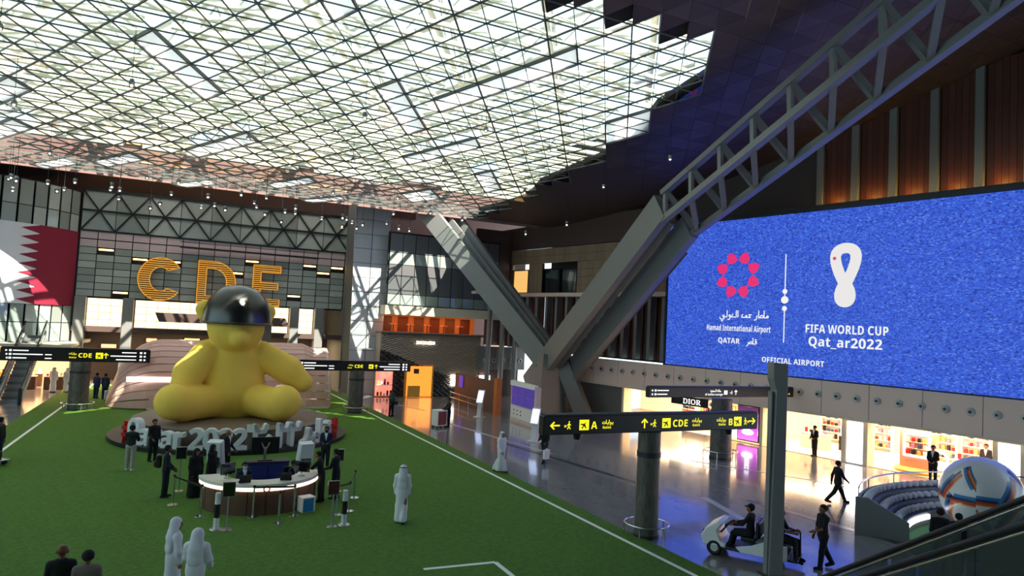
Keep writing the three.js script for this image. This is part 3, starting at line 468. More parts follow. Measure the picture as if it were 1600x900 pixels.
// ---------------------------------------------------------------- pylon, dark glass wall, boutique with wave cladding
{
  const py = struct('wall_pylon', null, null, 'pale panelled pylon beside the gate facade');
  const P = (x, y) => { const t = y / 15.8; return 14.4 + (x) * (1.3 + .28 * t); };
  for (let k = 0; k < 13; k++) for (const c of [0, 1]) { const y0 = k * 1.22 + .02, y1 = (k + 1) * 1.22 - .02, a = c ? .02 : -.98, b = c ? .98 : -.02; const g = prism([[P(a, y0), y0], [P(b, y0), y0], [P(b, y1), y1], [P(a, y1), y1]], .1); part('pylon_panel', g.translate(0, 0, -57), M.pylon, py); }
  part('pylon_core', prism([[P(-1, 0) + .03, 0], [P(1, 0) - .03, 0], [P(1, 16) - .03, 16], [P(-1, 16) + .03, 16]], 2.6).translate(0, 0, -59.62), M.joint, py);
  const gw = struct('wall_glass', null, null, 'dark grey glass wall over the boutique'), ys = [7.6, 8.5, 11.0, 12.0, 13.6];
  for (let i = 0; i < 9; i++) for (let k = 0; k < 4; k++) part('glass_pane', box(1.06, ys[k + 1] - ys[k] - .05, .06, 16.2 + i * 1.12, (ys[k] + ys[k + 1]) / 2, -55.7), k % 2 ? M.glassGrey : M.glassDark2, gw);
  part('backing', box(10.3, 6.3, .2, 20.7, 10.6, -55.95), M.mullion, gw); part('soffit_band', box(10.8, .75, 1.5, 20.6, 7.15, -55.2), M.cream, gw);
  for (let k = 0; k < 5; k++) part('downlight', cyl(.12, .12, .04, 16.6 + k * 2, 6.75, -54.8, 12), M.black, gw);
  part('upper_block', box(3.4, 2.2, 1, 16.6, 16.3, -58), M.cladRose, gw);
  const bt = struct('wall_boutique', null, null, 'boutique with rippled black to beige cladding');
  // rippled cladding: wavy slats, beige above and black below a stepped diagonal
  const beigeSlat = std(0xa39484, .5), blackSlat = phys(0x10151f, { roughness: .25, clearcoat: .5 });
  const wavy = (x0, x1, y, ph) => { const n = Math.max(2, Math.round((x1 - x0) / .09)), pos = [], idx = [];
    for (let i = 0; i <= n; i++) { const x = x0 + (x1 - x0) * i / n, w = .035 * Math.sin(x * 11.4 + ph), d = .035 * Math.sin(x * 11.4 + ph + 1.2); for (const [dy, dz] of [[-.045, -.05], [-.045, .05 + d], [.045, .02 + d], [.045, -.05]]) pos.push(x, y + w + dy, dz); }
    for (let i = 0; i < n; i++) for (let k = 0; k < 4; k++) { const p = i * 4 + k, q = i * 4 + (k + 1) % 4; idx.push(p, p + 4, q, q, p + 4, q + 4); } idx.push(0, 1, 2, 0, 2, 3, n * 4, n * 4 + 2, n * 4 + 1, n * 4, n * 4 + 3, n * 4 + 2);
    const g = new THREE.BufferGeometry(); g.setAttribute('position', new THREE.Float32BufferAttribute(pos, 3)); g.setIndex(idx); return g.toNonIndexed(); };
  for (let k = 0; k < 40; k++) { const y = .1 + k * .13, xb = Math.max(-1, Math.min(10, (3.9 - y) / 3.2 * 8.9)), ph = k * 2.1; for (const [x0, x1, m] of [[0, Math.min(8.9, xb), blackSlat], [Math.max(0, xb), 8.9, beigeSlat]]) if (x1 - x0 > .1) { const g = wavy(x0, x1, y, ph); g.computeVertexNormals(); part('wavy_slat', g.translate(15.2, 0, -55.2), m, bt); } }
  part('boutique_core', box(9, 5.2, 3.6, 19.7, 2.6, -57.15), beigeSlat, bt); part('parapet', box(9.2, .12, .5, 19.7, 5.32, -55.2), M.clad, bt);
  const rec = (name, x0, x1, y0, y1, m) => part(name, box(x1 - x0, y1 - y0, .3, (x0 + x1) / 2, (y0 + y1) / 2, -55.12), m, bt);
  rec('doorway', 17.5, 19.7, .05, 2.55, glow(0xff8c30, .55, 0x8a5a2a)); rec('display_window', 14.95, 16.3, .1, 2.3, glow(0xff8f78, .4, 0x553333)); rec('light_box', 21.5, 22.4, .95, 1.85, glow(0xfff2e2, 2.2)); rec('light_box', 24.2, 25.1, .95, 1.85, glow(0xffe9df, 2.0)); rec('door_case', 17.35, 17.5, 0, 2.65, M.gold); rec('door_case', 19.7, 19.85, 0, 2.65, M.gold);
  part('window_shelf', box(1.3, .03, .16, 15.62, 1.0, -54.9), M.white, bt); for (let k = 0; k < 9; k++) { const hh = rr(.2, .5); solo('display_item', rbox(.16, hh, .1, .03, 15.1 + (k % 5) * .27, (k < 5 ? .12 : 1.02) + hh / 2, -54.9), [M.red, M.gold, M.white, M.maroon][k % 4], ['red', 'gold', 'white', 'maroon'][k % 4] + ' display item in the boutique window, ' + (k < 5 ? 'lower row' : 'upper row'), 'product', 'boutique window items ' + ['red', 'gold', 'white', 'maroon'][k % 4]); }
  part('counter', box(1.0, .9, .3, 18.1, .5, -54.8), M.gold, bt); part('picture', box(.45, .4, .05, 18.3, 2.15, -54.93), M.brown, bt);
  const bl = new THREE.RectAreaLight(0xffa050, .35, 2.1, 2.4); bl.position.set(18.6, 1.3, -54.6); bl.rotation.y = PI; bl.name = 'boutique_light'; scene.add(bl);
  const tx = canvasTex(512, 128, (x) => { x.fillStyle = '#fff4e0'; x.font = 'bold 104px serif'; x.textAlign = 'center'; x.textBaseline = 'middle'; x.fillText('HERMES', 256, 68, 490); });
  const sign = thing('boutique_sign', 'lit white boutique name lettering on the rippled wall', 'sign', [19, 4.55, -54.98]); part('lettering', new THREE.PlaneGeometry(1.9, .42), new THREE.MeshStandardMaterial({ color: 0x111111, emissive: 0xffffff, emissiveMap: tx, emissiveIntensity: 1.6, transparent: true, alphaMap: tx, alphaTest: .3 }), sign);
  // restaurant balcony above
  const rs = struct('wall_restaurant', null, null, 'warm lit restaurant balcony above the boutique'); part('restaurant_back', box(9.2, 1.5, .2, 19.8, 6.05, -57.6), glow(0xff7a30, .1, 0x7a3a20), rs); part('floor_slab', box(9.2, .12, 2.6, 19.8, 5.25, -56.3), M.wood, rs);
  for (let k = 0; k < 6; k++) part('back_panel', box(.9, 1.3, .08, 16.2 + k * 1.45, 6.0, -57.4), k % 2 ? M.woodRed : M.wood, rs);
  const rl = new THREE.RectAreaLight(0xff9a50, 2, 8, 1.2); rl.position.set(19.8, 6.7, -56.3); rl.rotation.x = -PI / 2; rl.name = 'restaurant_light'; scene.add(rl);
  for (let k = 0; k < 5; k++) { const t = thing('restaurant_table', 'small round restaurant table on the balcony above the boutique', 'table', [16.4 + k * 1.5, 5.31, -56], 0, 'balcony tables'); part('top', cyl(.32, .32, .03, 0, .68, 0), M.white, t); part('leg', cyl(.04, .04, .68, 0, 0, 0, 8), M.steelDark, t); }
}

// ---------------------------------------------------------------- right wall: own frame, s along the wall, y up, n out into the hall
const WU = V(.187, 0, .982).normalize(), WO = V(30.3, 0, -37.5), WTURN = Math.atan2(-WU.z, WU.x);
const wallP = (s, y, n) => V(WO.x + WU.x * s - WU.z * n, y, WO.z + WU.z * s + WU.x * n);
const onWall = (o) => { o.position.copy(WO); o.rotation.y = WTURN; return o; };
const W3 = (g) => g;                                       // shapes below are in wall coordinates (x = s, z = n)
const rightWall = onWall(struct('wall_right', null, null, 'tall right wall of the hall'));
{
  const R = rightWall;
  // fascia with round air nozzles
  for (let k = 0; k < 17; k++) part('fascia_panel', prism([[0, 2.45], [2.52, 2.45], [2.52, 4.25], [0, 4.25]], .12).translate(-11.5 + k * 2.55, 0, .5), M.salmon, R);
  part('fascia_tip', prism([[-12.9, 2.5], [-11.5, 2.45], [-11.5, 4.25], [-11.7, 4.25]], .5).translate(0, 0, .1), M.salmon, R);
  part('fascia_underside', box(44, .12, 1.3, 10, 2.4, 0), M.cream, R);
  part('fascia_core', box(44, 1.7, .5, 10, 3.35, .2), M.grey, R);
  for (let k = 0; k < 40; k++) { const s = -10.8 + k * 1.05; const ring = part('air_nozzle', [new THREE.TorusGeometry(.15, .045, 8, 20).translate(s, 3.5, .64), new THREE.CylinderGeometry(.1, .14, .12, 16).rotateX(PI / 2).translate(s, 3.5, .68)], M.skirt, R); part('nozzle_throat', new THREE.CylinderGeometry(.07, .07, .02, 14).rotateX(PI / 2).translate(s, 3.5, .75), M.black, ring); }
  // dark wall behind and above the screen: wood panels between grey pilasters
  part('wall_core', box(46, 18, .5, 8, 13.2, -2.2), std(0x2a2322, .8), R);
  part('upper_band', box(31, .3, 1.4, 15, 14.0, -.9), M.steelDark, R);
  for (let k = 0; k < 9; k++) { const s = 9.9 + k * 2.05; for (let b = 0; b < 5; b++) part('wood_board', box(.3, 7, .08, s + .42 + b * .315, 17.2, -1.6), b % 2 ? M.woodRed : std(0x4e2416, .6), R); part('pilaster', rbox(.42, 7.5, .3, .04, s, 17, -1.5), M.clad, R); }
  for (let k = 0; k < 6; k++) { const s = 10.9 + k * 2.05 * 1.0, f = onWall(thing('wall_uplight', 'small warm uplight standing on top of the video wall frame', 'lamp', [0, 0, 0], 0, 'uplights above the video wall')); part('housing', rbox(.2, .12, .16, .02, s, 14.22, -1.0), M.black, f); part('lens', box(.14, .02, .1, s, 14.29, -1.0), glow(0xffd060, 4), f); const l = new THREE.PointLight(0xffc860, .8); l.position.copy(wallP(s, 14.45, -1.0)); l.shadow.radius = 3; l.castShadow = true; l.name = 'uplight'; scene.add(l); }
  part('dark_end_wall', box(10, 4.4, .3, 5.2, 15.4, -1.6), M.brownB, R);
  // stone wall with windows beyond the screen, ledge, fins below
  const stone = (a, b, y0, y1) => part('stone_panel', box(b - a - .02, y1 - y0 - .02, .25, (a + b) / 2, (y0 + y1) / 2, -1.0), M.travertine, R);
  for (let y = 9.3; y < 13.2; y += .65) { const cuts = y < 11.4 ? [[-24, -19.2], [-16.8, -14.9], [-10.4, -6], [-6, -.6]] : [[-24, -18], [-18, -12], [-12, -6], [-6, -.6]]; cuts.forEach(([a, b]) => stone(a, b, y, y + .65)); }
  for (const [a, b, m] of [[-19.15, -16.85, glow(0xd8a860, .45, 0x8a7350)], [-14.85, -12.7, M.screenOff], [-12.6, -10.45, M.screenOff]]) { part('window_pane', box(b - a, 2.05, .06, (a + b) / 2, 10.35, -1.05), m, R); part('window_frame', [box(b - a, .08, .2, (a + b) / 2, 9.33, -.95), box(b - a, .08, .2, (a + b) / 2, 11.38, -.95), box(.08, 2.1, .2, a, 10.35, -.95), box(.08, 2.1, .2, b, 10.35, -.95)], M.mullion, R); }
  part('ledge', box(24.5, .3, 1.2, -12, 9.1, -.6), M.salmon, R);
  part('grey_soffit', prism([[-25, 13.25], [-.4, 13.25], [-.4, 15.6], [-25, 15.2]], .3).translate(0, 0, -1.2), M.brownC, R);
  for (let k = 0; k < 18; k++) part('vertical_fin', box(.28, 4.6, .5, -22.5 + k * 1.28, 6.7, -.6), M.clad, R);
  for (let k = 0; k < 17; k++) part('fin_backing', box(1.1, 4.6, .1, -21.86 + k * 1.28, 6.7, -1.3), k % 3 ? M.woodRed : M.brown, R);
}
// the LED wall
{
  const tex = canvasTex(2048, 704, (x, w, h) => {
    const g = 0; x.fillStyle = '#3a63e4'; x.fillRect(0, 0, w, h);
    for (let k = 0; k < 60000; k++) { x.fillStyle = ['#2c50d2', '#4a78f4', '#2846c6', '#6a96fa', '#3a66ea', '#20379e'][Math.floor(rnd() * 6)]; x.fillRect(rnd() * w, rnd() * h, 3 + rnd() * 6, 2 + rnd() * 2); }
    for (let y = 0; y < h; y += 6) { x.fillStyle = 'rgba(20,30,120,.22)'; x.fillRect(0, y, w, 2); }
    const px = (s) => s / 30 * w, py = (y) => (13.75 - y) / 9.45 * h;            // wall metres to pixels
    x.fillStyle = '#f0307a'; const cx = px(5.5), cy = py(10.25), R = px(1.12);
    for (let k = 0; k < 8; k++) { x.save(); x.translate(cx, cy); x.rotate(k * PI / 4 + PI / 8); x.translate(0, -R * 1.08); x.beginPath(); x.moveTo(0, -R * .42); x.lineTo(R * .28, -R * .16); x.lineTo(R * .34, R * .2); x.lineTo(0, R * .34); x.lineTo(-R * .34, R * .2); x.lineTo(-R * .28, -R * .16); x.closePath(); x.fill(); x.restore(); }
    x.fillStyle = '#fff'; x.textAlign = 'center'; arText(x, 'airport', px(7.75), py(7.62), px(.42), .17);
    x.font = `bold ${px(.56)}px sans-serif`; x.fillText('Hamad International Airport', px(5.6), py(6.75), px(4.6)); x.font = `bold ${px(.5)}px sans-serif`; x.fillText('QATAR', px(5.0), py(5.98)); arText(x, 'qatar', px(7.0), py(6.02), px(.36), .18);
    x.fillRect(px(8.72), py(11.4), px(.07), py(8.9) - py(11.4)); x.fillRect(px(8.72), py(8.3), px(.07), py(6.2) - py(8.3)); for (const [y, r] of [[9.2, .16], [8.7, .24], [8.2, .16]]) { x.beginPath(); x.arc(px(8.75), py(y), px(r), 0, 7); x.fill(); }
    // looped ribbon emblem
    x.lineJoin = x.lineCap = 'round'; x.strokeStyle = '#f4f0f0'; const ex = px(12.3), ey = py(9.95), s = px(1); x.lineWidth = s * .62;
    x.beginPath(); x.moveTo(ex - s * .1, ey + s * .3); x.bezierCurveTo(ex - s * .5, ey - s * .6, ex - s * .95, ey - s * 1.7, ex, ey - s * 1.75); x.bezierCurveTo(ex + s * .95, ey - s * 1.7, ex + s * .5, ey - s * .6, ex + s * .1, ey + s * .3); x.stroke();
    x.lineWidth = s * .5; x.beginPath(); x.moveTo(ex + s * .1, ey + s * .1); x.bezierCurveTo(ex - s * .5, ey + s * .8, ex - s * .45, ey + s * 1.55, ex, ey + s * 1.55); x.bezierCurveTo(ex + s * .45, ey + s * 1.55, ex + s * .5, ey + s * .8, ex - s * .1, ey + s * .1); x.stroke(); x.fillStyle = '#f4f0f0'; x.beginPath(); x.ellipse(ex, ey + s * 1.05, s * .4, s * .6, 0, 0, 7); x.fill();
    x.fillStyle = '#e04a7a'; x.beginPath(); x.arc(ex - s * .62, ey - s * 1.15, s * .1, 0, 7); x.fill();
    x.fillStyle = '#fff'; x.font = `bold ${px(.72)}px sans-serif`; x.fillText('FIFA WORLD CUP', px(12.35), py(6.85), px(4.6)); x.font = `bold ${px(.78)}px sans-serif`; x.fillText('Qat_ar2022', px(12.3), py(6.1), px(4.1)); x.font = `bold ${px(.46)}px sans-serif`; x.fillText('OFFICIAL AIRPORT', px(9.3), py(4.98), px(3.9));
  });
  const led = onWall(thing('video_wall', 'huge blue video wall showing airport and tournament emblems', 'screen'));
  part('display', new THREE.PlaneGeometry(30, 9.45).translate(15, 9.02, .06), new THREE.MeshStandardMaterial({ color: 0x05060c, roughness: .5, emissive: 0xffffff, emissiveMap: tex, emissiveIntensity: .3 }), led);
  part('cabinet', box(30.1, 9.5, .5, 15, 9.02, -.22), M.black, led); part('frame', [box(30.3, .12, .6, 15, 13.82, -.15), box(30.3, .12, .6, 15, 4.24, -.15), box(.12, 9.6, .6, -.08, 9.02, -.15)], M.steelDark, led);
  const l = new THREE.RectAreaLight(0x3a5cff, .22, 30, 9.4); const c = wallP(15, 9, .3); l.position.copy(c); l.lookAt(c.clone().add(V(-WU.z, 0, WU.x))); l.name = 'video_wall_light'; scene.add(l);
}
// shops under the fascia
{
  const shop = onWall(struct('wall_shops', null, null, 'row of brightly lit shops under the fascia')), D = 6.5;
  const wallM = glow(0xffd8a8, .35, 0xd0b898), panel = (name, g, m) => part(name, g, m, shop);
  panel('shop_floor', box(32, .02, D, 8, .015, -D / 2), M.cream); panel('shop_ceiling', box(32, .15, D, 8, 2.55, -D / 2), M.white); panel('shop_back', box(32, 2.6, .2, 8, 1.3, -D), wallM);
  for (const s of [-3.7, 4.9, 7.55, 12.5, 13.65, 19.45, 20.5]) panel('shop_pier', box(s === 4.9 || s === 12.5 ? .25 : .2, 2.5, .8, s, 1.25, -.2), M.cream);
  panel('blank_wall', box(7, 2.5, .3, -7.4, 1.25, -.3), M.grey);
  for (const [a, b, lab] of [[12.65, 13.5, 'tall white backlit panel between the open shop and the kiosk shop'], [19.55, 20.4, 'tall white backlit panel behind the giant football']]) { const q = onWall(thing('light_panel', lab, 'light panel')); part('face', box(b - a, 2.15, .05, (a + b) / 2, 1.15, .12), glow(0xfff4ee, 2.4), q); part('frame', [box(b - a + .12, .08, .12, (a + b) / 2, 2.27, .1), box(b - a + .12, .08, .12, (a + b) / 2, .04, .1), box(.08, 2.3, .12, a - .03, 1.15, .1), box(.08, 2.3, .12, b + .03, 1.15, .1)], M.white, q); const l = new THREE.RectAreaLight(0xfff0e6, 3, b - a, 2.1), c = wallP((a + b) / 2, 1.15, .25); l.position.copy(c); l.lookAt(c.clone().add(V(-WU.z, 0, WU.x))); l.name = 'light_panel_light'; scene.add(l); }
  const ad = onWall(thing('poster_panel', 'magenta backlit poster with a white bottle shape', 'poster')); const adT = canvasTex(256, 384, (x) => { const g = x.createLinearGradient(0, 0, 0, 384); g.addColorStop(0, '#3a1c30'); g.addColorStop(.55, '#8a2f8a'); g.addColorStop(1, '#d85ad0'); x.fillStyle = g; x.fillRect(0, 0, 256, 384); x.fillStyle = '#f4e6ff'; x.fillRect(100, 70, 56, 190); x.fillStyle = '#1a0c1c'; x.fillRect(118, 100, 20, 70); x.fillStyle = '#fff'; x.beginPath(); x.ellipse(128, 290, 78, 34, 0, 0, 7); x.fill(); });
  part('poster', box(1.35, 2.0, .04, 6.6, 1.2, .1), new THREE.MeshStandardMaterial({ color: 0x111111, emissive: 0xffffff, emissiveMap: adT, emissiveIntensity: 1.1 }), ad); part('frame', box(1.5, 2.15, .08, 6.6, 1.2, .04), M.black, ad);
  for (const [s, w] of [[.5, 7.5], [10.1, 4.4], [16.6, 5.4]]) { const l = new THREE.RectAreaLight(0xffd2a0, 11, 5, w), c = wallP(s, 2.45, -3); l.position.copy(c); l.rotation.set(-PI / 2, 0, 0); l.name = 'shop_ceiling_light'; scene.add(l); const p = onWall(thing('ceiling_lamp_panel', 'flat glowing lamp panel in a shop ceiling', 'lamp', [0, 0, 0], 0, 'lamp panels in the shop ceilings')); part('diffuser', box(w - .4, .03, 3.6, s, 2.46, -3), glow(0xffe6c4, 1.6), p); part('trim', box(w - .2, .05, 3.8, s, 2.48, -3), M.white, p); }
  // shelving, counters and goods
  const goodsN = ['red', 'black', 'gold', 'white', 'pink', 'blue', 'cream'], goodsM = [M.red, M.black, M.gold, M.white, std(0xc86a90, .5), std(0x2a4a7a, .5), std(0xe8d8c0, .5)];
  const shelf = (s, n, label, group, turn = 0) => { const q = thing('shop_shelf', label, 'shelf', wallP(s, 0, n).toArray(), WTURN + turn, group); part('back', box(1.3, 2.1, .06, 0, 1.05, -.2), M.white, q); for (let k = 0; k < 5; k++) part('shelf_board', box(1.3, .04, .38, 0, .25 + k * .42, 0), M.cream, q); for (const e of [-.66, .66]) part('side', box(.04, 2.1, .42, e, 1.05, 0), M.white, q);
    for (let k = 0; k < 5; k++) for (let b = 0; b < 5; b++) { const i = Math.floor(rnd() * 7), hh = rr(.14, .3); rest(q, rbox(.14, hh, .14, .02, -.5 + b * .25, .27 + k * .42 + hh / 2, .03), goodsM[i], 'boxed_product', goodsN[i] + ' boxed product on a ' + label.replace(' of small goods', ''), 'product', goodsN[i] + ' products, ' + (group ?? 'side shelf')); } };
  for (let k = 0; k < 5; k++) shelf(-2.6 + k * 1.5, -6, 'white shelf of small goods in the shop with the black name sign', 'shelves behind the black sign');
  for (let k = 0; k < 3; k++) shelf(8.6 + k * 1.5, -6, 'white shelf of small goods in the open shop beside the magenta poster', 'shelves beside the poster shop');
  shelf(12.1, -2.2, 'white side shelf turned inward just behind the first backlit panel', undefined, -PI / 2);
  for (let k = 0; k < 3; k++) shelf(15 + k * 1.6, -6, 'white shelf of small goods in the shop between both backlit panels', 'shelves between backlit panels');
  const desk = (s, n, w, label, m) => { const q = thing('shop_counter', label, 'counter', wallP(s, 0, n).toArray(), WTURN); part('body', rbox(w, .85, .6, .04, 0, .43, 0), m, q); part('top', rbox(w + .1, .06, .7, .02, 0, .89, 0), M.white, q); for (let b = 0; b < Math.floor(w / .3); b++) { const hh = rr(.12, .3); rest(q, rbox(.14, hh, .14, .02, -w / 2 + .2 + b * .3, .92 + hh / 2, 0), goodsM[b % 7], 'boxed_product', goodsN[b % 7] + ' boxed product on the ' + label.replace(/^(\w+ \w+ \w+).*/, '$1') + (label.includes('deeper') ? ' deeper inside' : ''), 'product', goodsN[b % 7] + ' products on the ' + label); } };
  desk(1, -2.2, 2, 'dark display counter in the shop with the black name sign', M.black); desk(9.4, -2.6, 1.6, 'cream display counter in the open shop beside the magenta poster', M.cream); desk(11, -3.8, 1.4, 'black display counter deeper in the open shop beside the poster', M.black); desk(18.1, -1.8, 2.0, 'long pale sales counter in the shop between backlit panels', M.cream);
  // pink display kiosk in the third shop
  const k = thing('display_kiosk', 'salmon display kiosk edged with white light tubes', 'kiosk', wallP(15.5, 0, -1.6).toArray(), WTURN); part('body', rbox(1.7, 2.0, .5, .06, 0, 1.0, 0), std(0xd88a78, .5), k); part('light_frame', [box(1.2, .07, .06, 0, 1.85, .28), box(1.2, .07, .06, 0, .75, .28), box(.07, 1.15, .06, -.6, 1.3, .28), box(.07, 1.15, .06, .6, 1.3, .28)], glow(0xfff0f0, 3), k); for (let r = 0; r < 3; r++) { part('ledge', box(1.15, .02, .12, 0, .83 + r * .32, .3), M.white, k); for (let b = 0; b < 4; b++) rest(k, rbox(.16, .22, .1, .02, -.42 + b * .28, .952 + r * .32, .31), goodsM[(r * 3 + b) % 7], 'boxed_product', goodsN[(r * 3 + b) % 7] + ' boxed product on the salmon display kiosk', 'product', goodsN[(r * 3 + b) % 7] + ' products on the kiosk'); } part('ring_light', new THREE.TorusGeometry(.3, .05, 8, 24).scale(1, 1.4, 1).translate(1.15, .75, .3), glow(0xffffff, 3), k); part('plinth', cyl(1.3, 1.3, .15, .3, 0, .2, 32), M.gold, k);
  const st = canvasTex(512, 128, (x) => { x.fillStyle = '#000'; x.fillRect(0, 0, 512, 128); x.fillStyle = '#fff'; x.font = '100px serif'; x.textAlign = 'center'; x.textBaseline = 'middle'; x.fillText('DIOR', 290, 68); });
  const dg = onWall(thing('shop_sign', 'black shop sign with white serif capital letters', 'sign')); part('face', box(2.9, .55, .1, 2.9, 2.12, 1.0), new THREE.MeshStandardMaterial({ color: 0x060606, emissive: 0xffffff, emissiveMap: st, emissiveIntensity: 1, roughness: .4 }), dg); part('bracket', box(.1, .3, .5, 2.9, 2.42, .8), M.black, dg);
}
// dark grey return below the fascia end, wall between boutique and the forked strut
{
  const r = struct('wall_return', null, null, 'grey return wall between boutique and right wall'); part('return_wall', box(4.6, 2.0, .4, 26.2, 3.4, -55.3), M.clad, r); part('return_lower', box(4, 2.4, .3, 26, 1.2, -55.5), M.brown, r); part('pillar', cyl(.22, .22, 9.2, 24.6, 0, -54.6), M.clad, r); part('pillar', cyl(.22, .22, 9.2, 25.9, 0, -54.6), M.clad, r); part('pillar', cyl(.22, .22, 9.2, 27.2, 0, -54.6), M.clad, r);
  for (let k = 0; k < 5; k++) part('air_nozzle', new THREE.TorusGeometry(.16, .06, 8, 18).translate(24.6 + k * .85, 3.2, -55.05), M.skirt, r);
  part('upper_wall', box(5, 8, .4, 26.5, 11, -57), M.brownC, r); part('upper_ledge', box(6, .25, 2, 26.2, 9.1, -55.6), M.salmon, r);
}

// ---------------------------------------------------------------- forked roof strut
{
  const st = thing('forked_roof_strut', 'huge grey clad forked strut carrying the roof beside the video wall', 'strut'), out = V(-.96, .1, .28).normalize();
  const N = V(25.3, 3.6, -45.6), B0 = V(26.4, 0, -44), P1 = V(25, 13.8, -31.8), P2 = V(23.6, 21.6, -10.6), LA = V(18.2, 15.3, -54.2);
  const face = (p, q, w, t, m, name, off) => part(name, beam(p.clone().add(off), q.clone().add(off), t, w, V(0, 1, 0)), m, st);
  const dirR = P1.clone().sub(N).normalize(), perp = dirR.clone().cross(V(-1, 0, 0)).normalize();
  const O0 = V(0, 0, 0), back = V(1.5, -.7, -.6);
  face(N.clone().addScaledVector(dirR, -3.2), P1, 1.75, .5, M.clad, 'main_arm', O0); face(N.clone().addScaledVector(dirR, -1), P1.clone().addScaledVector(dirR, 1.2), 1.6, .5, M.clad, 'rear_arm', back.clone().add(V(.3, -1.1, 0)));
  part('edge_strip', beam(N.clone().add(V(.5, -.75, -.1)), P1.clone().add(V(.5, -.8, -.1)), .9, .12, V(.2, .8, .5)), M.clad, st); part('edge_strip', beam(N.clone().add(V(2, -2.5, -.8)), P1.clone().add(V(2.1, -2.4, -.6)), .7, .14, V(.2, .8, .5)), M.clad, st);
  // open lattice continuing towards the camera
  const ends = [[V(0, .75, 0), M.clad, .3], [V(0, -.85, .1), M.clad, .34], [V(1.9, -1.9, -.4), M.clad, .34]];
  ends.forEach(([o, m, w]) => part('lattice_chord', beam(P1.clone().add(o), P2.clone().add(o), .4, w), m, st));
  const K = 9; for (let k = 0; k < K; k++) { const a = P1.clone().lerp(P2, (k + .1) / K), b = P1.clone().lerp(P2, (k + .6) / K), c = P1.clone().lerp(P2, (k + 1.1) / K); part('lattice_brace', beam(a.clone().add(ends[0][0]), b.clone().add(ends[2][0]), .28, .3), M.clad, st); part('lattice_brace', beam(b.clone().add(ends[2][0]), c.clone().add(ends[1][0]), .28, .3), M.clad, st); part('lattice_post', beam(a.clone().add(ends[0][0]), a.clone().add(ends[1][0]), .2, .24, V(0, 0, 1)), M.clad, st); }
  // left arm, leg
  face(N, LA, 1.5, .55, M.clad, 'left_arm', V(-.1, .3, 0)); part('left_arm_rear', beam(N.clone().add(V(1.4, .6, -.8)), LA.clone().add(V(2.4, .5, -.6)), .5, 1.0), M.clad, st); part('left_arm_flange', beam(N.clone().add(V(.6, 1.0, -.3)), LA.clone().add(V(1.1, .9, -.3)), .25, .5), M.clad, st);
  part('leg', prism([[-1.1, 0], [1.2, 0], [.9, 4], [-.9, 4.4]], .9).translate(25.6, 0, -45.6), M.clad, st); part('leg_rear', beam(V(27.6, 0, -43.4), V(26.4, 4.2, -45), .8, 1.1), M.clad, st);
}

// ---------------------------------------------------------------- round columns and hanging direction signs
const colTex = noiseTex(128, 128, (u, v) => { const k = .8 + .35 * n32(u, v * .25); return [98 * k, 92 * k, 88 * k]; }, true, 3, 2);
const colM = std(0xffffff, .5, .2, { map: colTex }), ringM = M.chrome;
function roundColumn(x, z, h, r, label, ring = true) {
  const c = thing('round_column', label, 'column', [x, 0, z]);
  part('shaft', cyl(r, r * .97, h, 0, 0, 0, 32), colM, c); part('dark_collar', cyl(r + .012, r + .012, .16, 0, h * .76, 0, 32), M.steelDark, c); part('foot', cyl(r + .03, r + .03, .1, 0, 0, 0, 32), M.steelDark, c);
  if (ring) { part('guard_rail', torus(r + .32, .03, 0, .42, 0, 40), ringM, c); for (let k = 0; k < 5; k++) { const a = k * 1.2566; part('guard_post', rod(V((r + .32) * Math.cos(a), 0, (r + .32) * Math.sin(a)), V((r + .32) * Math.cos(a), .42, (r + .32) * Math.sin(a)), .022), ringM, c); } }
  return c;
}
roundColumn(13.8, -17.75, 3.3, .37, 'brown round column under the hanging gate A, CDE and B sign');
roundColumn(-5.0, -48.9, 2.9, .55, 'patterned round column beside the far white turf line and escalator');
roundColumn(11.2, -46.1, 2.85, .5, 'patterned round column at the turf edge before the pale pylon');
roundColumn(26.1, -27.6, 3.1, .55, 'brown round column under the lounge sign before the shops');
function signBoard(name, label, x0, x1, y0, y1, z, draw, extra) {
  const w = x1 - x0, h = y1 - y0, q = thing(name, label, 'sign', [(x0 + x1) / 2, y0, z]), W = 2048, Hh = Math.max(64, Math.round(W * h / w));
  const casing = part('casing', rbox(w, h, .28, .03, 0, h / 2, 0), M.black, q);
  const t = canvasTex(W, Hh, (x) => { x.fillStyle = '#050505'; x.fillRect(0, 0, W, Hh); draw(x, W, Hh); });
  part('sign_face', new THREE.PlaneGeometry(w - .05, h - .05).translate(0, h / 2, .148), new THREE.MeshStandardMaterial({ color: 0x040404, roughness: .4, emissive: 0xffffff, emissiveMap: t, emissiveIntensity: .45 }), casing);
  part('top_rail', box(w * .98, .05, .34, 0, h + .02, 0), M.steelDark, q);
  for (const s of extra ?? []) part('spotlight', cyl(.09, .12, .14, s, -.16, .05, 12), M.black, q);
  return q;
}
const YEL = '#f2ea1c';
const small = (x, px, py, s, n, al) => { x.textAlign = al; x.font = `bold ${s}px sans-serif`; x.fillText(n, px, py); };
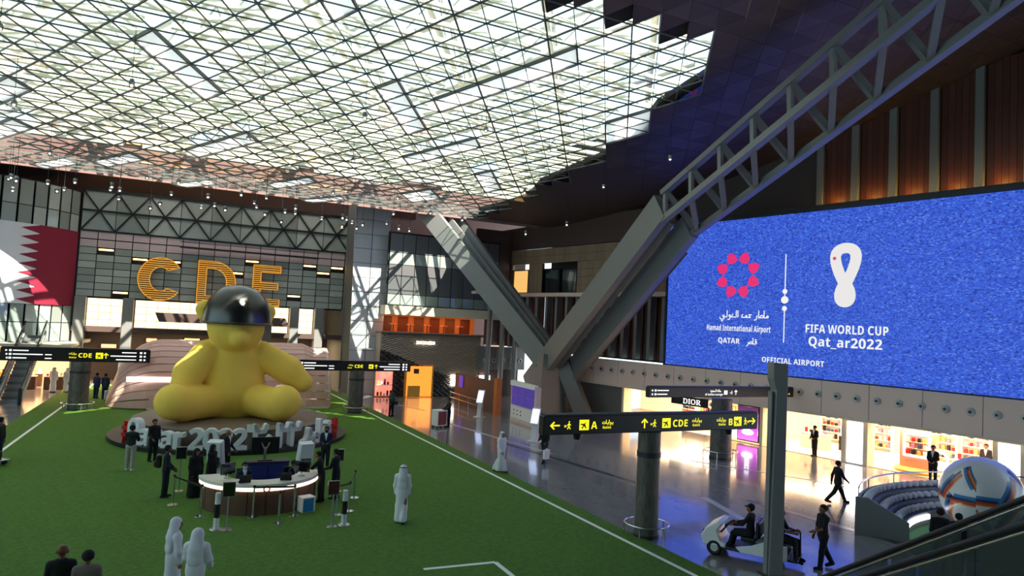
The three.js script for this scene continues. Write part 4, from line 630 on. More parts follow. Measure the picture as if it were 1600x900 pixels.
signBoard('hanging_sign', 'black hanging sign with yellow gate A, CDE and B directions', 9.8, 18.25, 3.3, 3.86, -17.7, (x, W, H) => {
  x.fillStyle = YEL; const m = H / 2, s = H * .58; x.textBaseline = 'middle';
  arrow(x, 90, m, s, 'left'); walker(x, 205, m, s * .8, 1); planeIcon(x, 335, m, s * 1.05, '#111'); small(x, 395, m + 4, s * 1.05, 'A', 'left'); small(x, 495, m + s * .3, s * .36, 'Gates', 'left'); arText(x, 'gates', 590, m - s * .08, s * .36, .2);
  arrow(x, 880, m, s, 'up'); walker(x, 975, m, s * .8, 1); planeIcon(x, 1090, m, s * 1.05, '#111'); small(x, 1150, m + 4, s * 1.05, 'CDE', 'left'); small(x, 1350, m + s * .3, s * .36, 'Gates', 'left'); arText(x, 'gates', 1445, m - s * .08, s * .36, .2);
  small(x, 1700, m + s * .3, s * .36, 'Gates', 'right'); arText(x, 'gates', 1700, m - s * .08, s * .36, .2); small(x, 1725, m + 4, s * 1.05, 'B', 'left'); planeIcon(x, 1830, m, s * 1.05, '#111'); walker(x, 1915, m, s * .8, -1); arrow(x, 1985, m, s, 'right');
}, [-3, 0, 3]);
function farSign(x, W, H, arrowLeft) {
  x.textBaseline = 'middle'; x.fillStyle = '#fff'; const rows = [.2, .5, .8];
  rows.forEach((r, i) => { x.fillRect(60 + i * 8, H * r - 12, 24, 24); x.fillRect(110, H * r - 16, 34, 32); x.fillRect(160, H * r - 9, [200, 390, 180][i], 18); if (i) x.fillRect(580, H * r - 8, 90, 16); });
  rows.forEach((r, i) => { x.fillRect(W - 90, H * r - 14, 28, 28); x.fillRect(W - 150, H * r - 16, 34, 32); x.fillRect(W - 190 - [220, 380, 300][i], H * r - 9, [220, 380, 300][i] - 10, 18); });
  x.fillStyle = YEL; const s = H * .5; arText(x, 'gates', W * .49, H * .42, s * .3, .2); small(x, W * .44, H * .68, s * .36, 'Gates', 'left'); small(x, W * .5, H * .5, s, 'CDE', 'left'); planeIcon(x, W * .645, H * .5, s, '#111'); arrow(x, W * .69, H * .5, s * .9, 'up');
}
signBoard('hanging_sign', 'long black hanging sign reading CDE above the patterned column by the escalator', -9.05, -1.3, 2.9, 3.68, -48.9, farSign);
signBoard('hanging_sign', 'black hanging sign reading CDE before the pale pylon', 7.0, 14.85, 2.82, 3.45, -46, farSign);
signBoard('hanging_sign', 'black hanging lounge direction sign before the shop row', 21.2, 31.2, 3.2, 3.72, -27.6, (x, W, H) => {
  x.fillStyle = '#fff'; x.textBaseline = 'middle'; [[.3, 150], [.7, 130]].forEach(([r, w]) => { x.fillRect(30, H * r - 9, 18, 18); x.fillRect(66, H * r - 11, 24, 22); x.fillRect(100, H * r - 6, w, 12); });
  small(x, 860, H * .72, H * .3, 'Al Safwa Lounge', 'center'); arText(x, 'lounge', 960, H * .42, H * .24, .2); x.fillRect(1000, H * .28, H * .46, H * .46); walker(x, 1110, H * .5, H * .4); arrow(x, 1170, H * .5, H * .55, 'up');
  x.fillRect(1850, H * .2, 18, 18); x.fillRect(1890, H * .18, 24, 22); x.fillStyle = YEL; x.fillRect(1830, H * .6, 50, 30); x.fillRect(1890, H * .6, 40, 30); arrow(x, 1975, H * .68, H * .3, 'right');
});
// bevelled steel post in front
{
  const p = thing('steel_post', 'tall grey steel post with a slanted notch beside the white cart', 'post', [15.1, 0, -13.85], -.3);
  part('shaft', prism([[-.17, 0], [.2, 0], [.2, 5.75], [-.2, 5.78], [-.2, 5.35], [-.1, 5.05]], .3, .02).translate(0, 0, -.15), M.clad, p); part('side_fin', box(.05, 5, .2, -.19, 2.5, 0), M.clad, p); part('base_plate', rbox(.6, .04, .5, .01, 0, .02, 0), M.steelDark, p);
}

// ---------------------------------------------------------------- plinth, seated yellow bear, standing letters
const PC = V(3.05, 0, -38.6), PR = 4.7;
{
  const p = thing('round_plinth', 'large round brown plinth under the yellow bear', 'plinth', PC.toArray()); part('drum', cyl(PR, PR, .9, 0, 0, 0, 96), M.plinthSide, p); part('top', cyl(PR + .02, PR + .02, .06, 0, .9, 0, 96), M.plinthTop, p); part('black_base', cyl(PR + 1.0, PR + 1.0, .22, 0, 0, 0, 96), M.black, p);
  const b = thing('toy_bear_statue', 'giant seated yellow cloth bear wearing a plain black domed cap', 'statue', [PC.x - .1, .96, PC.z - .2], .1);
  const prim = [[V(0, 1.2, -.5), V(0, 2.9, -.5), 1.75, 1.45, .8], [V(-1.35, 3.2, -.3), V(-2.2, 2.2, .1), .74, .74], [V(-2.2, 2.2, .1), V(-2.6, 1.25, .5), .76, .55], [V(1.35, 3.2, -.3), V(2.75, 2.4, .1), .74, .76], [V(2.75, 2.4, .1), V(3.5, 1.75, .4), .74, .52],
    [V(-1.0, .85, .2), V(-2.5, .82, 1.5), .85, .8], [V(-2.5, .82, 1.5), V(-3.0, 1.0, 1.9), .8, .86], [V(1.0, .85, .2), V(1.9, .8, 2.1), .85, .82], [V(1.9, .8, 2.1), V(2.0, 1.0, 2.6), .78, .85],
    [V(-.1, 4.7, .1), V(-.1, 4.95, .1), 1.42, 1.35], [V(-.1, 4.25, 1.1), V(-.1, 4.15, 1.45), .68, .5], [V(-1.5, 5.35, -.1), V(-1.6, 5.5, -.1), .55, .5, .7], [V(1.3, 5.35, -.1), V(1.4, 5.5, -.1), .55, .5, .7]];
  part('body', blob(prim, .075, { k: .16 }), M.yellow, b);
  const dome = []; for (let k = 0; k <= 14; k++) { const a = k / 14 * PI / 2; dome.push(new THREE.Vector2(1.72 * Math.cos(a) ** .8 + .001, 2.0 * Math.sin(a))); }
  part('cap', new THREE.LatheGeometry(dome, 48).translate(-.1, 4.85, .25), M.blackGloss, b); part('cap_rim', torus(1.72, .06, -.1, 4.86, .25, 48), M.blackGloss, b);
  // lettering round the front
  const font = await new FontLoader().loadAsync('fonts/droid/droid_sans_bold.typeface.json');
  const LR = PR + .62, put = (o, a) => { o.position.set(PC.x + LR * Math.sin(a), .22, PC.z + LR * Math.cos(a)); o.rotation.y = a; };
  [...'Qatar2022'].forEach((ch, i) => { const a = -.95 + i * .1125 + (i > 4 ? .03 : 0), o = thing('standing_letter', ch === 'a' || ch === '2' ? `white standing block character ${ch === 'a' ? 'letter a' : 'figure two'} of the Latin place and year` : `white standing block character ${ch} of the Latin place and year`, 'letter', [0, 0, 0], 0, ch === 'a' || ch === '2' ? 'repeated characters of the Latin year sign' : undefined); const g = new TextGeometry(ch, { font, size: .92, depth: .3, curveSegments: 6, bevelEnabled: true, bevelSize: .015, bevelThickness: .015, bevelSegments: 1 }); g.computeBoundingBox(); g.translate(-(g.boundingBox.max.x + g.boundingBox.min.x) / 2, Math.max(0, -g.boundingBox.min.y), -.15); part('glyph', g, M.letter, o); put(o, a); });
  const stroke = (pts, w, d) => pts.slice(1).map((q, i) => { const p = pts[i]; return beam(V(p[0], p[1], 0), V(q[0], q[1], 0), w, d, V(0, 0, 1)); }).concat(pts.map((p) => new THREE.CylinderGeometry(w / 2, w / 2, d, 12).rotateX(PI / 2).translate(p[0], p[1], 0)));
  const arGlyph = (word, k, a, label, sz, w) => { const o = thing('standing_letter', label, 'letter', [0, 0, 0], 0, k === 'two' ? 'repeated Arabic figures of the year sign' : undefined), [s, d] = AR[k], lift = Math.max(0, -Math.min(...s.flat().map((p) => p[1]), ...d.map((p) => p[1]), 0)) * sz + w / 2; const gs = []; s.forEach((l) => gs.push(...stroke(l.map(([x, y]) => [-x * sz, y * sz * .95 + lift]), w, .3))); d.forEach(([x, y]) => gs.push(box(w * 1.05, w * 1.05, .3, -x * sz, y * sz * .95 + lift, 0, 0, 0, PI / 4))); part('glyph', gs, M.letter, o); put(o, a); };
  [['two', .2], ['zero', .27], ['two', .41], ['two', .52]].forEach(([k, a]) => arGlyph('year', k, a, k === 'two' ? 'white standing Arabic figure two of the year' : 'small white standing Arabic zero of the year', 1.0, .2));
  [['raF', .64], ['taa', .79], ['qaf', .93]].forEach(([k, a]) => arGlyph('qatar', k, a, { raF: 'white standing Arabic letter with a low curved tail', taa: 'white standing Arabic letter with a tall stem and loop', qaf: 'white standing Arabic letter with a round head and two dots' }[k], .95, .2));
  for (const a of [-1.08, 1.06]) { const o = thing('red_hash_sign', a < 0 ? 'red standing hash sign beside the Latin Q' : 'red standing hash sign at the Arabic end of the lettering', 'letter'); part('glyph', [box(.14, .95, .25, -.16, .48, 0, 0, 0, -.12), box(.14, .95, .25, .16, .48, 0, 0, 0, -.12), box(.75, .14, .25, 0, .32, 0), box(.75, .14, .25, 0, .64, 0)], M.red, o); put(o, a); }
  const n = thing('notice_post', 'narrow wooden post with a small white notice between the two scripts', 'sign', [PC.x + LR * Math.sin(.06), .22, PC.z + LR * Math.cos(.06)], .06); part('post', box(.42, 1.1, .12, 0, .55, 0), M.plinthTop, n); part('notice', box(.36, .36, .02, 0, .95, .07), M.white, n);
}
// striped half-tube pavilion behind the bear
{
  const t = thing('tunnel_pavilion', 'pale pink glowing half tube pavilion of horizontal slats behind the bear', 'pavilion', [3.2, 0, -51.2]), L = 13.6, rings = 24, K = 22;
  const prof = (u) => { const e = u < .22 ? Math.sqrt(Math.max(0, 1 - ((.22 - u) / .22) ** 2)) : u > .9 ? .94 : 1; return Math.max(.12, e); };
  const pt = (u, v, r = 0) => { const a = v * PI, k = prof(u); return V(-L / 2 + u * L, (4.2 + r) * Math.sin(a) * k + .08, (3.0 + r) * Math.cos(a) * (.35 + .65 * k)); };
  for (let k = 0; k < K; k++) { const g = []; for (let i = 0; i < rings; i++) { const a = i / rings, b = (i + 1) / rings, v0 = (k + .06) / K, v1 = (k + .94) / K; g.push(quad3(pt(a, v0), pt(b, v0), pt(b, v1), pt(a, v1), .04)); } part('slat', mergeGeometries(g), M.pinkShell, t); }
  for (const u of [.22, .45, .68, .99]) part('rib', new THREE.TubeGeometry(new THREE.CatmullRomCurve3(Array.from({ length: 15 }, (_, i) => pt(u, i / 14, -.12))), 28, u > .9 ? .16 : .05, 8), u > .9 ? M.white : M.cladRose, t);
  part('base', [box(L * .82, .12, 6.0, 1.1, .07, 0)], M.cream, t); part('light_strip', box(4.2, .3, .06, -3.6, 1.9, 2.75, 0, -.4), glow(0xfff4ea, 1.6), t);
  const l = new THREE.PointLight(0xffb09a, 140); l.position.set(3.5, 2.0, -51.2); l.name = 'pavilion_light'; l.shadow.radius = 20; l.castShadow = true; scene.add(l); part('lamp', new THREE.SphereGeometry(.4, 16, 12).translate(.3, 2.0, 0), glow(0xffd0c0, 2), t);
}

// ---------------------------------------------------------------- information desk
{
  const d = thing('information_desk', 'curved information desk with glowing white top and brown front', 'desk', [2.95, 0, -25.0]), ro = 1.9, ri = 1.25, A = 1.5;
  const ringSeg = (r0, r1, a0, a1, h) => { const s = new THREE.Shape(); s.absarc(0, 0, r1, a0, a1, false); s.absarc(0, 0, r0, a1, a0, true); return new THREE.ExtrudeGeometry(s, { depth: h, bevelEnabled: false, curveSegments: 40 }).rotateX(-PI / 2); };
  const a0 = -PI / 2 - A, a1 = -PI / 2 + A;
  for (let k = 0; k < 10; k++) part('front_panel', ringSeg(ro - .14, ro - .04, a0 + (a1 - a0) * k / 10 + .006, a0 + (a1 - a0) * (k + 1) / 10 - .006, .9), M.wood, d);
  part('body', ringSeg(ri + .1, ro - .15, a0, a1, .92), M.brown, d); part('plinth', ringSeg(ri + .15, ro - .2, a0, a1, .08), M.black, d);
  part('worktop', ringSeg(ri, ro + .04, a0 - .02, a1 + .02, .1).translate(0, .92, 0), std(0xe9dccf, .35), d); part('glow_band', ringSeg(ro - .05, ro + .02, a0, a1, .13).translate(0, .8, 0), glow(0xffe6cc, .9, 0xcfc0b0), d);
  const emblem = part('emblem', new THREE.TorusGeometry(.09, .022, 8, 20).translate(0, .87, ro + .03), M.red, d);
  const seat = (x, z, label) => { const c = thing('office_chair', label, 'chair', [x, 0, z]); part('seat', rbox(.5, .08, .48, .03, 0, .45, 0), M.black, c); part('backrest', rbox(.46, .5, .07, .03, 0, .8, -.24), M.black, c); part('stem', cyl(.03, .03, .4, 0, .05, 0, 10), M.chrome, c); part('base', [box(.6, .05, .06, 0, .04, 0), box(.06, .05, .6, 0, .04, 0)], M.steelDark, c); };
  seat(2.45, -25.3, 'black swivel chair of the masked clerk in the middle'); seat(4.0, -25.2, 'black swivel chair of the clerk beside the flat monitor');
  const back = thing('blue_cabinet', 'low blue storage cabinet standing inside the curved desk', 'cabinet', [3.4, 0, -27.0]); part('body', rbox(1.5, .95, .6, .03, 0, .48, 0), std(0x1f2a66, .5), back); part('top', box(1.55, .04, .65, 0, .97, 0), M.steelDark, back); part('door', box(.7, .8, .02, -.37, .45, .31), std(0x263278, .5), back); part('door', box(.7, .8, .02, .37, .45, .31), std(0x263278, .5), back);
  const tv = thing('large_monitor', 'wide black monitor seen from behind on the blue cabinet', 'monitor', [3.3, .99, -27.0]); part('panel', rbox(1.0, .6, .06, .02, 0, .55, 0), M.black, tv); part('stand', box(.1, .5, .06, 0, .25, .02), M.chrome, tv); part('bracket', [box(.04, .3, .03, -.08, .52, .05, 0, 0, .4), box(.04, .3, .03, .08, .52, .05, 0, 0, -.4)], M.chrome, tv); part('foot', box(.5, .03, .3, 0, .015, 0), M.steelDark, tv);
  const laptop = (x, z, t, label) => { const q = thing('laptop', label, 'laptop', [x, 1.02, z], t); part('keyboard_base', rbox(.36, .02, .25, .008, 0, .01, 0), M.steelDark, q); part('lid', box(.36, .25, .015, 0, .13, .14, 0, .25), M.black, q); };
  laptop(2.3, -23.55, .15, 'open black laptop on the desk before the masked clerk'); laptop(3.6, -23.6, -.25, 'open black laptop on the desk near the dark standing sign');
  const scr = (x, z, t, label) => { const q = thing('desk_screen', label, 'monitor', [x, 1.02, z], t); part('panel', rbox(.55, .36, .04, .01, 0, .32, 0), M.screenOff, q); part('stand', cyl(.02, .02, .16, 0, 0, 0, 8), M.chrome, q); part('foot', cyl(.12, .12, .015, 0, 0, 0, 20), M.chrome, q); };
  scr(4.15, -24.0, 2.6, 'flat desk monitor turned towards the clerk'); scr(1.85, -24.2, .6, 'small dark monitor at the left end of the desk worktop'.replace('left ', ''));
  const kio = (x, z, t, label) => { const q = thing('slanted_kiosk', label, 'kiosk', [x, 0, z], t); part('shell', prism([[-.25, 0], [.08, 0], [.4, 1.5], [.15, 1.56]], .5, .03).rotateY(PI / 2).translate(-.25, 0, 0), M.letter, q); part('screen', box(.4, .85, .02, 0, 1.0, -.3, 0, .2), M.screenOff, q); };
  kio(1.75, -28.3, 2.7, 'slanted grey kiosk leaning beside the suited man'); kio(4.75, -27.4, 3.4, 'slanted white kiosk inside the desk near the Arabic lettering');
  const can = thing('carton_box', 'white and blue printed carton on the turf by the desk', 'box', [4.25, 0, -23.35], .3); part('carton', rbox(.45, .5, .4, .01, 0, .25, 0), M.white, can); part('printed_face', box(.36, .42, .01, -.02, .25, .205), std(0x1d7fb8, .5), can);
  // belt barriers
  const post = (x, z, label, group) => { const q = thing('belt_post', label, 'barrier post', [x, 0, z], 0, group); part('base', cyl(.19, .16, .04, 0, 0, 0, 24), M.chrome, q); part('belt_head', cyl(.04, .04, .08, 0, .93, 0, 12), M.black, part('pole', cyl(.03, .03, .93, 0, .03, 0, 12), M.chrome, q)); };
  const BP = [[.31, -25.17], [1.09, -23.58], [2.58, -23.1], [3.24, -22.18], [3.79, -22.9], [5.09, -22.6], [5.57, -22.92], [6.12, -24.54]];
  BP.forEach(([x, z]) => post(x, z, 'chrome belt barrier post standing round the information desk', 'belt posts around the desk'));
  const belt = (i, j, label) => solo('barrier_belt', beam(V(BP[i][0], .94, BP[i][1]), V(BP[j][0], .94, BP[j][1]), .012, .06), M.black, label, 'belt');
  belt(0, 1, 'black belt strung past the robed woman to the desk front'); belt(2, 4, 'black belt across the middle of the desk front'); belt(6, 7, 'black belt leading away on the side of the suited visitors'); belt(5, 6, 'short black belt beside the tall dark standing sign');
  const stand = (x, z, label, m, h = 1.35) => { const q = thing('sign_stand', label, 'sign stand', [x, 0, z]); part('base', cyl(.19, .15, .04, 0, 0, 0, 24), M.chrome, q); part('pole', cyl(.025, .025, h - .35, 0, .03, 0, 10), M.steel, q); part('sheet', box(.31, .39, .01, 0, h - .15, .024), m, part('frame', rbox(.36, .44, .04, .01, 0, h - .15, 0), M.chrome, q)); };
  stand(.49, -27.03, 'black framed sign stand behind the suited man with the backpack', M.black, 1.5); stand(1.75, -21.96, 'dark notice stand in front of the desk beside the sanitiser post', M.screenOff); stand(4.7, -21.41, 'reddish notice stand in front of the desk beside a banded post', std(0x4a1620, .5)); stand(5.75, -25.6, 'black notice stand beside the far belt post', M.black, 1.5);
  const san = (x, z, label) => { const q = thing('banded_post', label, 'dispenser', [x, 0, z]); part('base', cyl(.2, .18, .04, 0, 0, 0, 24), M.chrome, q); part('lower_tube', cyl(.08, .08, .32, 0, .04, 0), M.letter, q); part('dark_band', cyl(.082, .082, .4, 0, .36, 0), M.black, q); part('upper_tube', cyl(.08, .075, .32, 0, .76, 0), M.letter, q); };
  san(1.47, -22.11, 'white and black banded dispenser post beside the dark notice stand'); san(5.09, -21.5, 'white and black banded dispenser post beside the reddish notice stand');
}

// ---------------------------------------------------------------- information wall, kiosks, handcart in the right aisle
{
  const w = thing('screen_board', 'white board holding six purple screens beside the strut', 'board', [20.85, 0, -40.3], -PI / 2); part('back', box(3.6, 2.5, .35, 0, 1.25, -.2), M.salmon, w); part('header', prism([[-1.75, 2.35], [1.75, 2.35], [1.75, 2.62], [-1.75, 2.68]], .3).translate(0, 0, -.2), M.white, w); part('lower_panel', box(3.3, .8, .06, 0, .62, .02), M.white, w);
  for (let r = 0; r < 2; r++) for (let c = 0; c < 3; c++) part('screen', box(1.0, .6, .04, -1.06 + c * 1.06, 1.4 + r * .63, .03), glow(0x4a3a9a, .25, 0x201838), w);
  for (let k = 0; k < 6; k++) part('socket', cyl(.05, .05, .02, 0, 0, 0, 10).rotateX(PI / 2).translate(-1.1 + (k % 3) * .5, .5 + Math.floor(k / 3) * .25, .06), M.black, w);
  const s = thing('information_wall', 'brown information wall with one small purple screen', 'wall panel', [20.6, 0, -47.9], -PI / 2); part('slab', box(8.2, 2.3, .3, 0, 1.15, -.2), M.brown, s); part('end_post', box(.5, 2.6, .4, 3.9, 1.3, -.15), std(0xb86a30, .5), s); part('screen', box(.8, .9, .05, -2.7, 1.75, 0), glow(0x5a3aa8, .3, 0x221838), s); part('rail', [rod(V(-3.8, .8, .4), V(2, .8, .4), .03), rod(V(-3.8, .4, .4), V(2, .4, .4), .03), ...[-3.8, -1.9, 0, 2].map((x) => rod(V(x, 0, .4), V(x, .85, .4), .03))], M.chrome, s);
  const kiosk = (x, z, label) => { const q = thing('touch_kiosk', label, 'kiosk', [x, 0, z], -.9); part('pedestal', prism([[-.2, 0], [.2, 0], [.1, 1.0], [-.06, 1.0]], .3, .01).rotateY(PI / 2).translate(-.15, 0, 0), M.letter, q); part('foot', rbox(.7, .06, .6, .02, 0, .03, 0), M.letter, q); part('screen_housing', box(.5, .95, .08, 0, 1.4, 0, 0, -.35), M.letter, q); part('screen', box(.42, .8, .02, 0, 1.42, .05, 0, -.35), glow(0xb8c8f0, .7, 0x303848), q); };
  kiosk(19.1, -43.2, 'white touch kiosk before the brown information wall'); kiosk(18.4, -33.9, 'white touch kiosk near the hanging gate sign and backpacker');
  const c = thing('service_trolley', 'red and white boxy service trolley pushed by the dark dressed man', 'trolley', [14.75, 0, -39.4], .3); part('body', rbox(.75, .95, .6, .03, 0, .6, 0), M.white, c); part('side_panel', box(.6, .8, .02, 0, .6, .31), std(0x7a1c1c, .5), c); part('handle', rod(V(.45, 1.05, -.25), V(.45, 1.05, .25), .02), M.chrome, c); for (const [x, z] of [[-.3, -.22], [.3, -.22], [-.3, .22], [.3, .22]]) part('wheel', new THREE.CylinderGeometry(.07, .07, .04, 14).rotateZ(PI / 2).translate(x, .07, z), M.rubber, c);
}

// ---------------------------------------------------------------- electric cart
{
  const c = thing('electric_cart', 'white open electric passenger cart with black seats and rear rail', 'cart', [15.62, 0, -15.1], -2.55), wm = std(0xe8eaec, .35); c.scale.setScalar(.85);   // front towards +z
  part('floor_pan', rbox(1.15, .12, 2.5, .04, 0, .32, 0), M.steelDark, c); part('front_cowl', prism([[.8, .35], [1.5, .36], [1.58, .6], [1.42, .88], [1.05, 1.12], [.95, 1.1], [1.1, .85], [.95, .5], [.8, .45]], 1.1, .04).rotateY(-PI / 2).translate(.55, 0, 0), wm, c);
  for (const s of [-1, 1]) { part('side_panel', prism([[-1.2, .3], [.25, .3], [.4, .42], [-.1, .55], [-.5, .75], [-1.2, .72]], .08, .02).rotateY(-PI / 2).translate(s * .58 + .04, 0, 0), wm, c); part('stripe', prism([[-1.0, .48], [-.1, .42], [-.15, .48], [-1.0, .6]], .01).rotateY(-PI / 2).translate(s * .63 + .005, 0, 0), std(0x3a2a6a, .5), c); }
  part('front_seat', rbox(1.0, .16, .5, .06, 0, .72, .05), M.black, c); part('front_backrest', rbox(1.0, .55, .14, .06, 0, 1.05, -.25), M.black, c); part('backrest_edge', rod(V(-.5, .8, -.18), V(-.5, 1.32, -.22), .03), wm, c); part('rear_seat', rbox(1.0, .16, .5, .06, 0, .72, -.85), M.black, c); part('rear_backrest', rbox(1.0, .5, .12, .05, 0, 1.0, -.52), M.black, c); part('rear_footboard', rbox(1.1, .07, .5, .02, 0, .3, -1.3), M.steelDark, c);
  for (const s of [-1, 1]) part('rear_rail', [rod(V(s * .5, .32, -1.5), V(s * .5, 1.05, -1.48), .025), rod(V(s * .5, 1.05, -1.48), V(s * .5, 1.0, -1.0), .025), rod(V(s * .5, .7, -1.49), V(s * .5, .7, -1.0), .02)], M.black, c);
  part('steering_wheel', new THREE.TorusGeometry(.19, .025, 8, 24).rotateX(-.9).translate(.25, 1.12, .72), M.black, c); part('steering_column', rod(V(.25, .75, 1.0), V(.25, 1.12, .72), .03), M.black, c);
  for (const [x, z] of [[-.52, 1.15], [.52, 1.15], [-.52, -.75], [.52, -.75]]) { const w = part('wheel', new THREE.TorusGeometry(.19, .085, 12, 28).rotateY(PI / 2).translate(x, .27, z), M.rubber, c); part('hub', new THREE.CylinderGeometry(.13, .13, .13, 20).rotateZ(PI / 2).translate(x, .27, z), M.skirt, w); }
  for (const s of [-1, 1]) part('headlamp', new THREE.SphereGeometry(.08, 16, 10).scale(1, 1, .5).translate(s * .38, .72, 1.56), M.screenOff, c);
}
// ---------------------------------------------------------------- small grandstand with the big ball
{
  const C = V(25.2, 0, -10.2), g = thing('curved_grandstand', 'grey curved mini grandstand with three tiers of seats round the big ball', 'grandstand', C.toArray()), A0 = .75, A1 = 2.2;
  const seg = (r0, r1, y0, y1, a0 = A0, a1 = A1) => { const s = new THREE.Shape(); s.absarc(0, 0, r1, a0, a1, false); s.absarc(0, 0, r0, a1, a0, true); return new THREE.ExtrudeGeometry(s, { depth: y1 - y0, bevelEnabled: false, curveSegments: 40 }).rotateX(-PI / 2).translate(0, y0, 0); };
  // angles run from +x towards -z
  part('tier', seg(5.5, 5.95, 0, .5), M.clad, g); part('tier', seg(5.95, 6.4, 0, .78), M.clad, g); part('tier', seg(6.4, 6.85, 0, 1.06), M.clad, g); part('back_wall', seg(6.85, 6.95, 0, 1.2), M.clad, g); part('green_apron', seg(1.0, 5.5, 0, .035, A0, A1 + .25), std(0x1f5a34, .95), g); part('light_strip', seg(5.44, 5.5, .26, .42, 1.65, 2.12), glow(0xffffff, 1.6), g);
  part('end_wall', prism([[5.4, 0], [7.0, 0], [7.0, 1.25], [6.6, 1.25], [5.4, .62]], .1).rotateY(A1 + .01), M.clad, g);
  for (const [r, y] of [[5.75, .5], [6.2, .78], [6.65, 1.06]]) for (let a = A0 + .04; a < A1 - .04; a += .36 / r) part('seat', new THREE.SphereGeometry(.14, 12, 8, 0, PI * 2, 0, PI * .62).translate(r * Math.cos(a), y + .1, -r * Math.sin(a)), M.letter, g);
  const rail = Array.from({ length: 16 }, (_, i) => { const a = A0 + (A1 - A0) * i / 15; return V(6.9 * Math.cos(a), 1.55, -6.9 * Math.sin(a)); }); part('guard_rail', new THREE.TubeGeometry(new THREE.CatmullRomCurve3(rail), 40, .03, 8), M.chrome, g); rail.filter((_, i) => i % 3 === 0).forEach((p) => part('rail_post', rod(V(p.x, 1.15, p.z), p, .022), M.chrome, g));
  const b = thing('giant_football', 'giant white football with blue and red streaked triangles', 'ball', [25.3, 1.44, -14.2], .4);
  const bt = canvasTex(1024, 512, (x, w, h) => { x.fillStyle = '#dcdde4'; x.fillRect(0, 0, w, h); for (let k = 0; k < 8; k++) { const cx = (k + .5) * w / 8, up = k % 2, cy = up ? h * .42 : h * .6, s = w / 9; for (let e = 0; e < 3; e++) { const a0 = e * 2.094 + (up ? -1.57 : 1.57), a1 = a0 + 2.094, p = [cx + s * Math.cos(a0), cy + s * .9 * Math.sin(a0)], q = [cx + s * Math.cos(a1), cy + s * .9 * Math.sin(a1)]; x.lineCap = 'butt'; [['#2a78b8', 40, 0], ['#1c2a55', 13, 0], ['#c8402a', 15, 24], ['#d8a02a', 6, 38]].forEach(([c, lw, off], i) => { x.strokeStyle = c; x.lineWidth = lw; x.beginPath(); x.moveTo(p[0] + off * .5, p[1] + off * .5); x.lineTo(p[0] + (q[0] - p[0]) * (i ? .8 : .62) + off * .5, p[1] + (q[1] - p[1]) * (i ? .8 : .62) + off * .5); x.stroke(); }); } } });
  part('sphere', new THREE.SphereGeometry(1.27, 64, 40), phys(0xffffff, { map: bt, roughness: .35, clearcoat: .4 }), b); part('stand', cyl(.7, .6, .16, 0, -1.3, 0, 32), M.cladDark, b);
}
// near escalator, lower right
{
  const e = thing('near_escalator', 'dark escalator balustrades with black handrails descending below the viewer', 'escalator');
  const A = V(10.98, 2.18, -8.82), B = V(10.18, 4.53, -5.18), A2 = V(9.75, 2.9, -7.15), B2 = V(9.07, 4.45, -4.61), ext = (p, q, t) => p.clone().lerp(q, t);
  for (const [p, q] of [[A, B], [A2, B2]]) { const lo = ext(p, q, -.7), hi = ext(p, q, 1.5); part('handrail', rod(lo, hi, .045, 10), M.rubber, e); part('rail_trim', rod(lo.clone().add(V(0, -.09, 0)), hi.clone().add(V(0, -.09, 0)), .025), M.chrome, e); for (let k = 0; k < 6; k++) { const u = ext(lo, hi, k / 6 + .006), v = ext(lo, hi, (k + 1) / 6 - .006); part('glass_panel', quad3(u.clone().add(V(0, -.95, 0)), v.clone().add(V(0, -.95, 0)), v.clone().add(V(0, -.1, 0)), u.clone().add(V(0, -.1, 0)), .02), M.glassRail, e); } part('skirt', beam(lo.clone().add(V(0, -1.1, 0)), hi.clone().add(V(0, -1.1, 0)), .16, .35), M.cladDark, e); }
  for (let k = 0; k < 14; k++) { const u = ext(ext(A, B, -.7), ext(A, B, 1.5), k / 14), v = ext(ext(A2, B2, -.7), ext(A2, B2, 1.5), k / 14); part('step', beam(u.clone().add(V(0, -1.1, 0)), v.clone().add(V(0, -1.1, 0)), .42, .2), M.steelDark, e); }
}
// pendants under the skylight
{
  const proto = thing('pendant_lamp', 'small clear pendant lamp hanging on a thin wire from the ceiling', 'pendant', [0, 0, 0], 0, 'pendants under the skylight');
  part('wire', cyl(.012, .012, 2.4, 0, .4, 0, 6), M.steelDark, proto); part('cap', cyl(.09, .09, .14, 0, .28, 0, 12), M.steel, proto); part('glass', cyl(.1, .12, .3, 0, 0, 0, 12), M.glassRail, proto); part('bulb', new THREE.SphereGeometry(.06, 10, 8).translate(0, .12, 0), glow(0xfff2dc, 3), proto);
  const spots = []; for (let k = 0; k < 58; k++) { const far = k < 40; spots.push(far ? [-9 + (k % 10) * 2.6 + rr(-.9, .9), -49.5 + Math.floor(k / 10) * 1.6 + rr(-.5, .5)] : [-6 + (k % 6) * 4.6 + rr(-1, 1), -42 + Math.floor((k - 40) / 6) * 6 + rr(-1, 1)]); }
  spots.push([22.6, -44.5], [23.1, -35.2], [23.6, -29.5], [24, -41]);
  spots.forEach(([x, z], i) => { const p = i ? proto.clone() : proto; if (i) { p.name = numbered('pendant_lamp'); scene.add(p); } const L = rr(.55, 1); p.position.set(x, hz(z) - 2.8 * L, z); p.scale.y = L; });
}

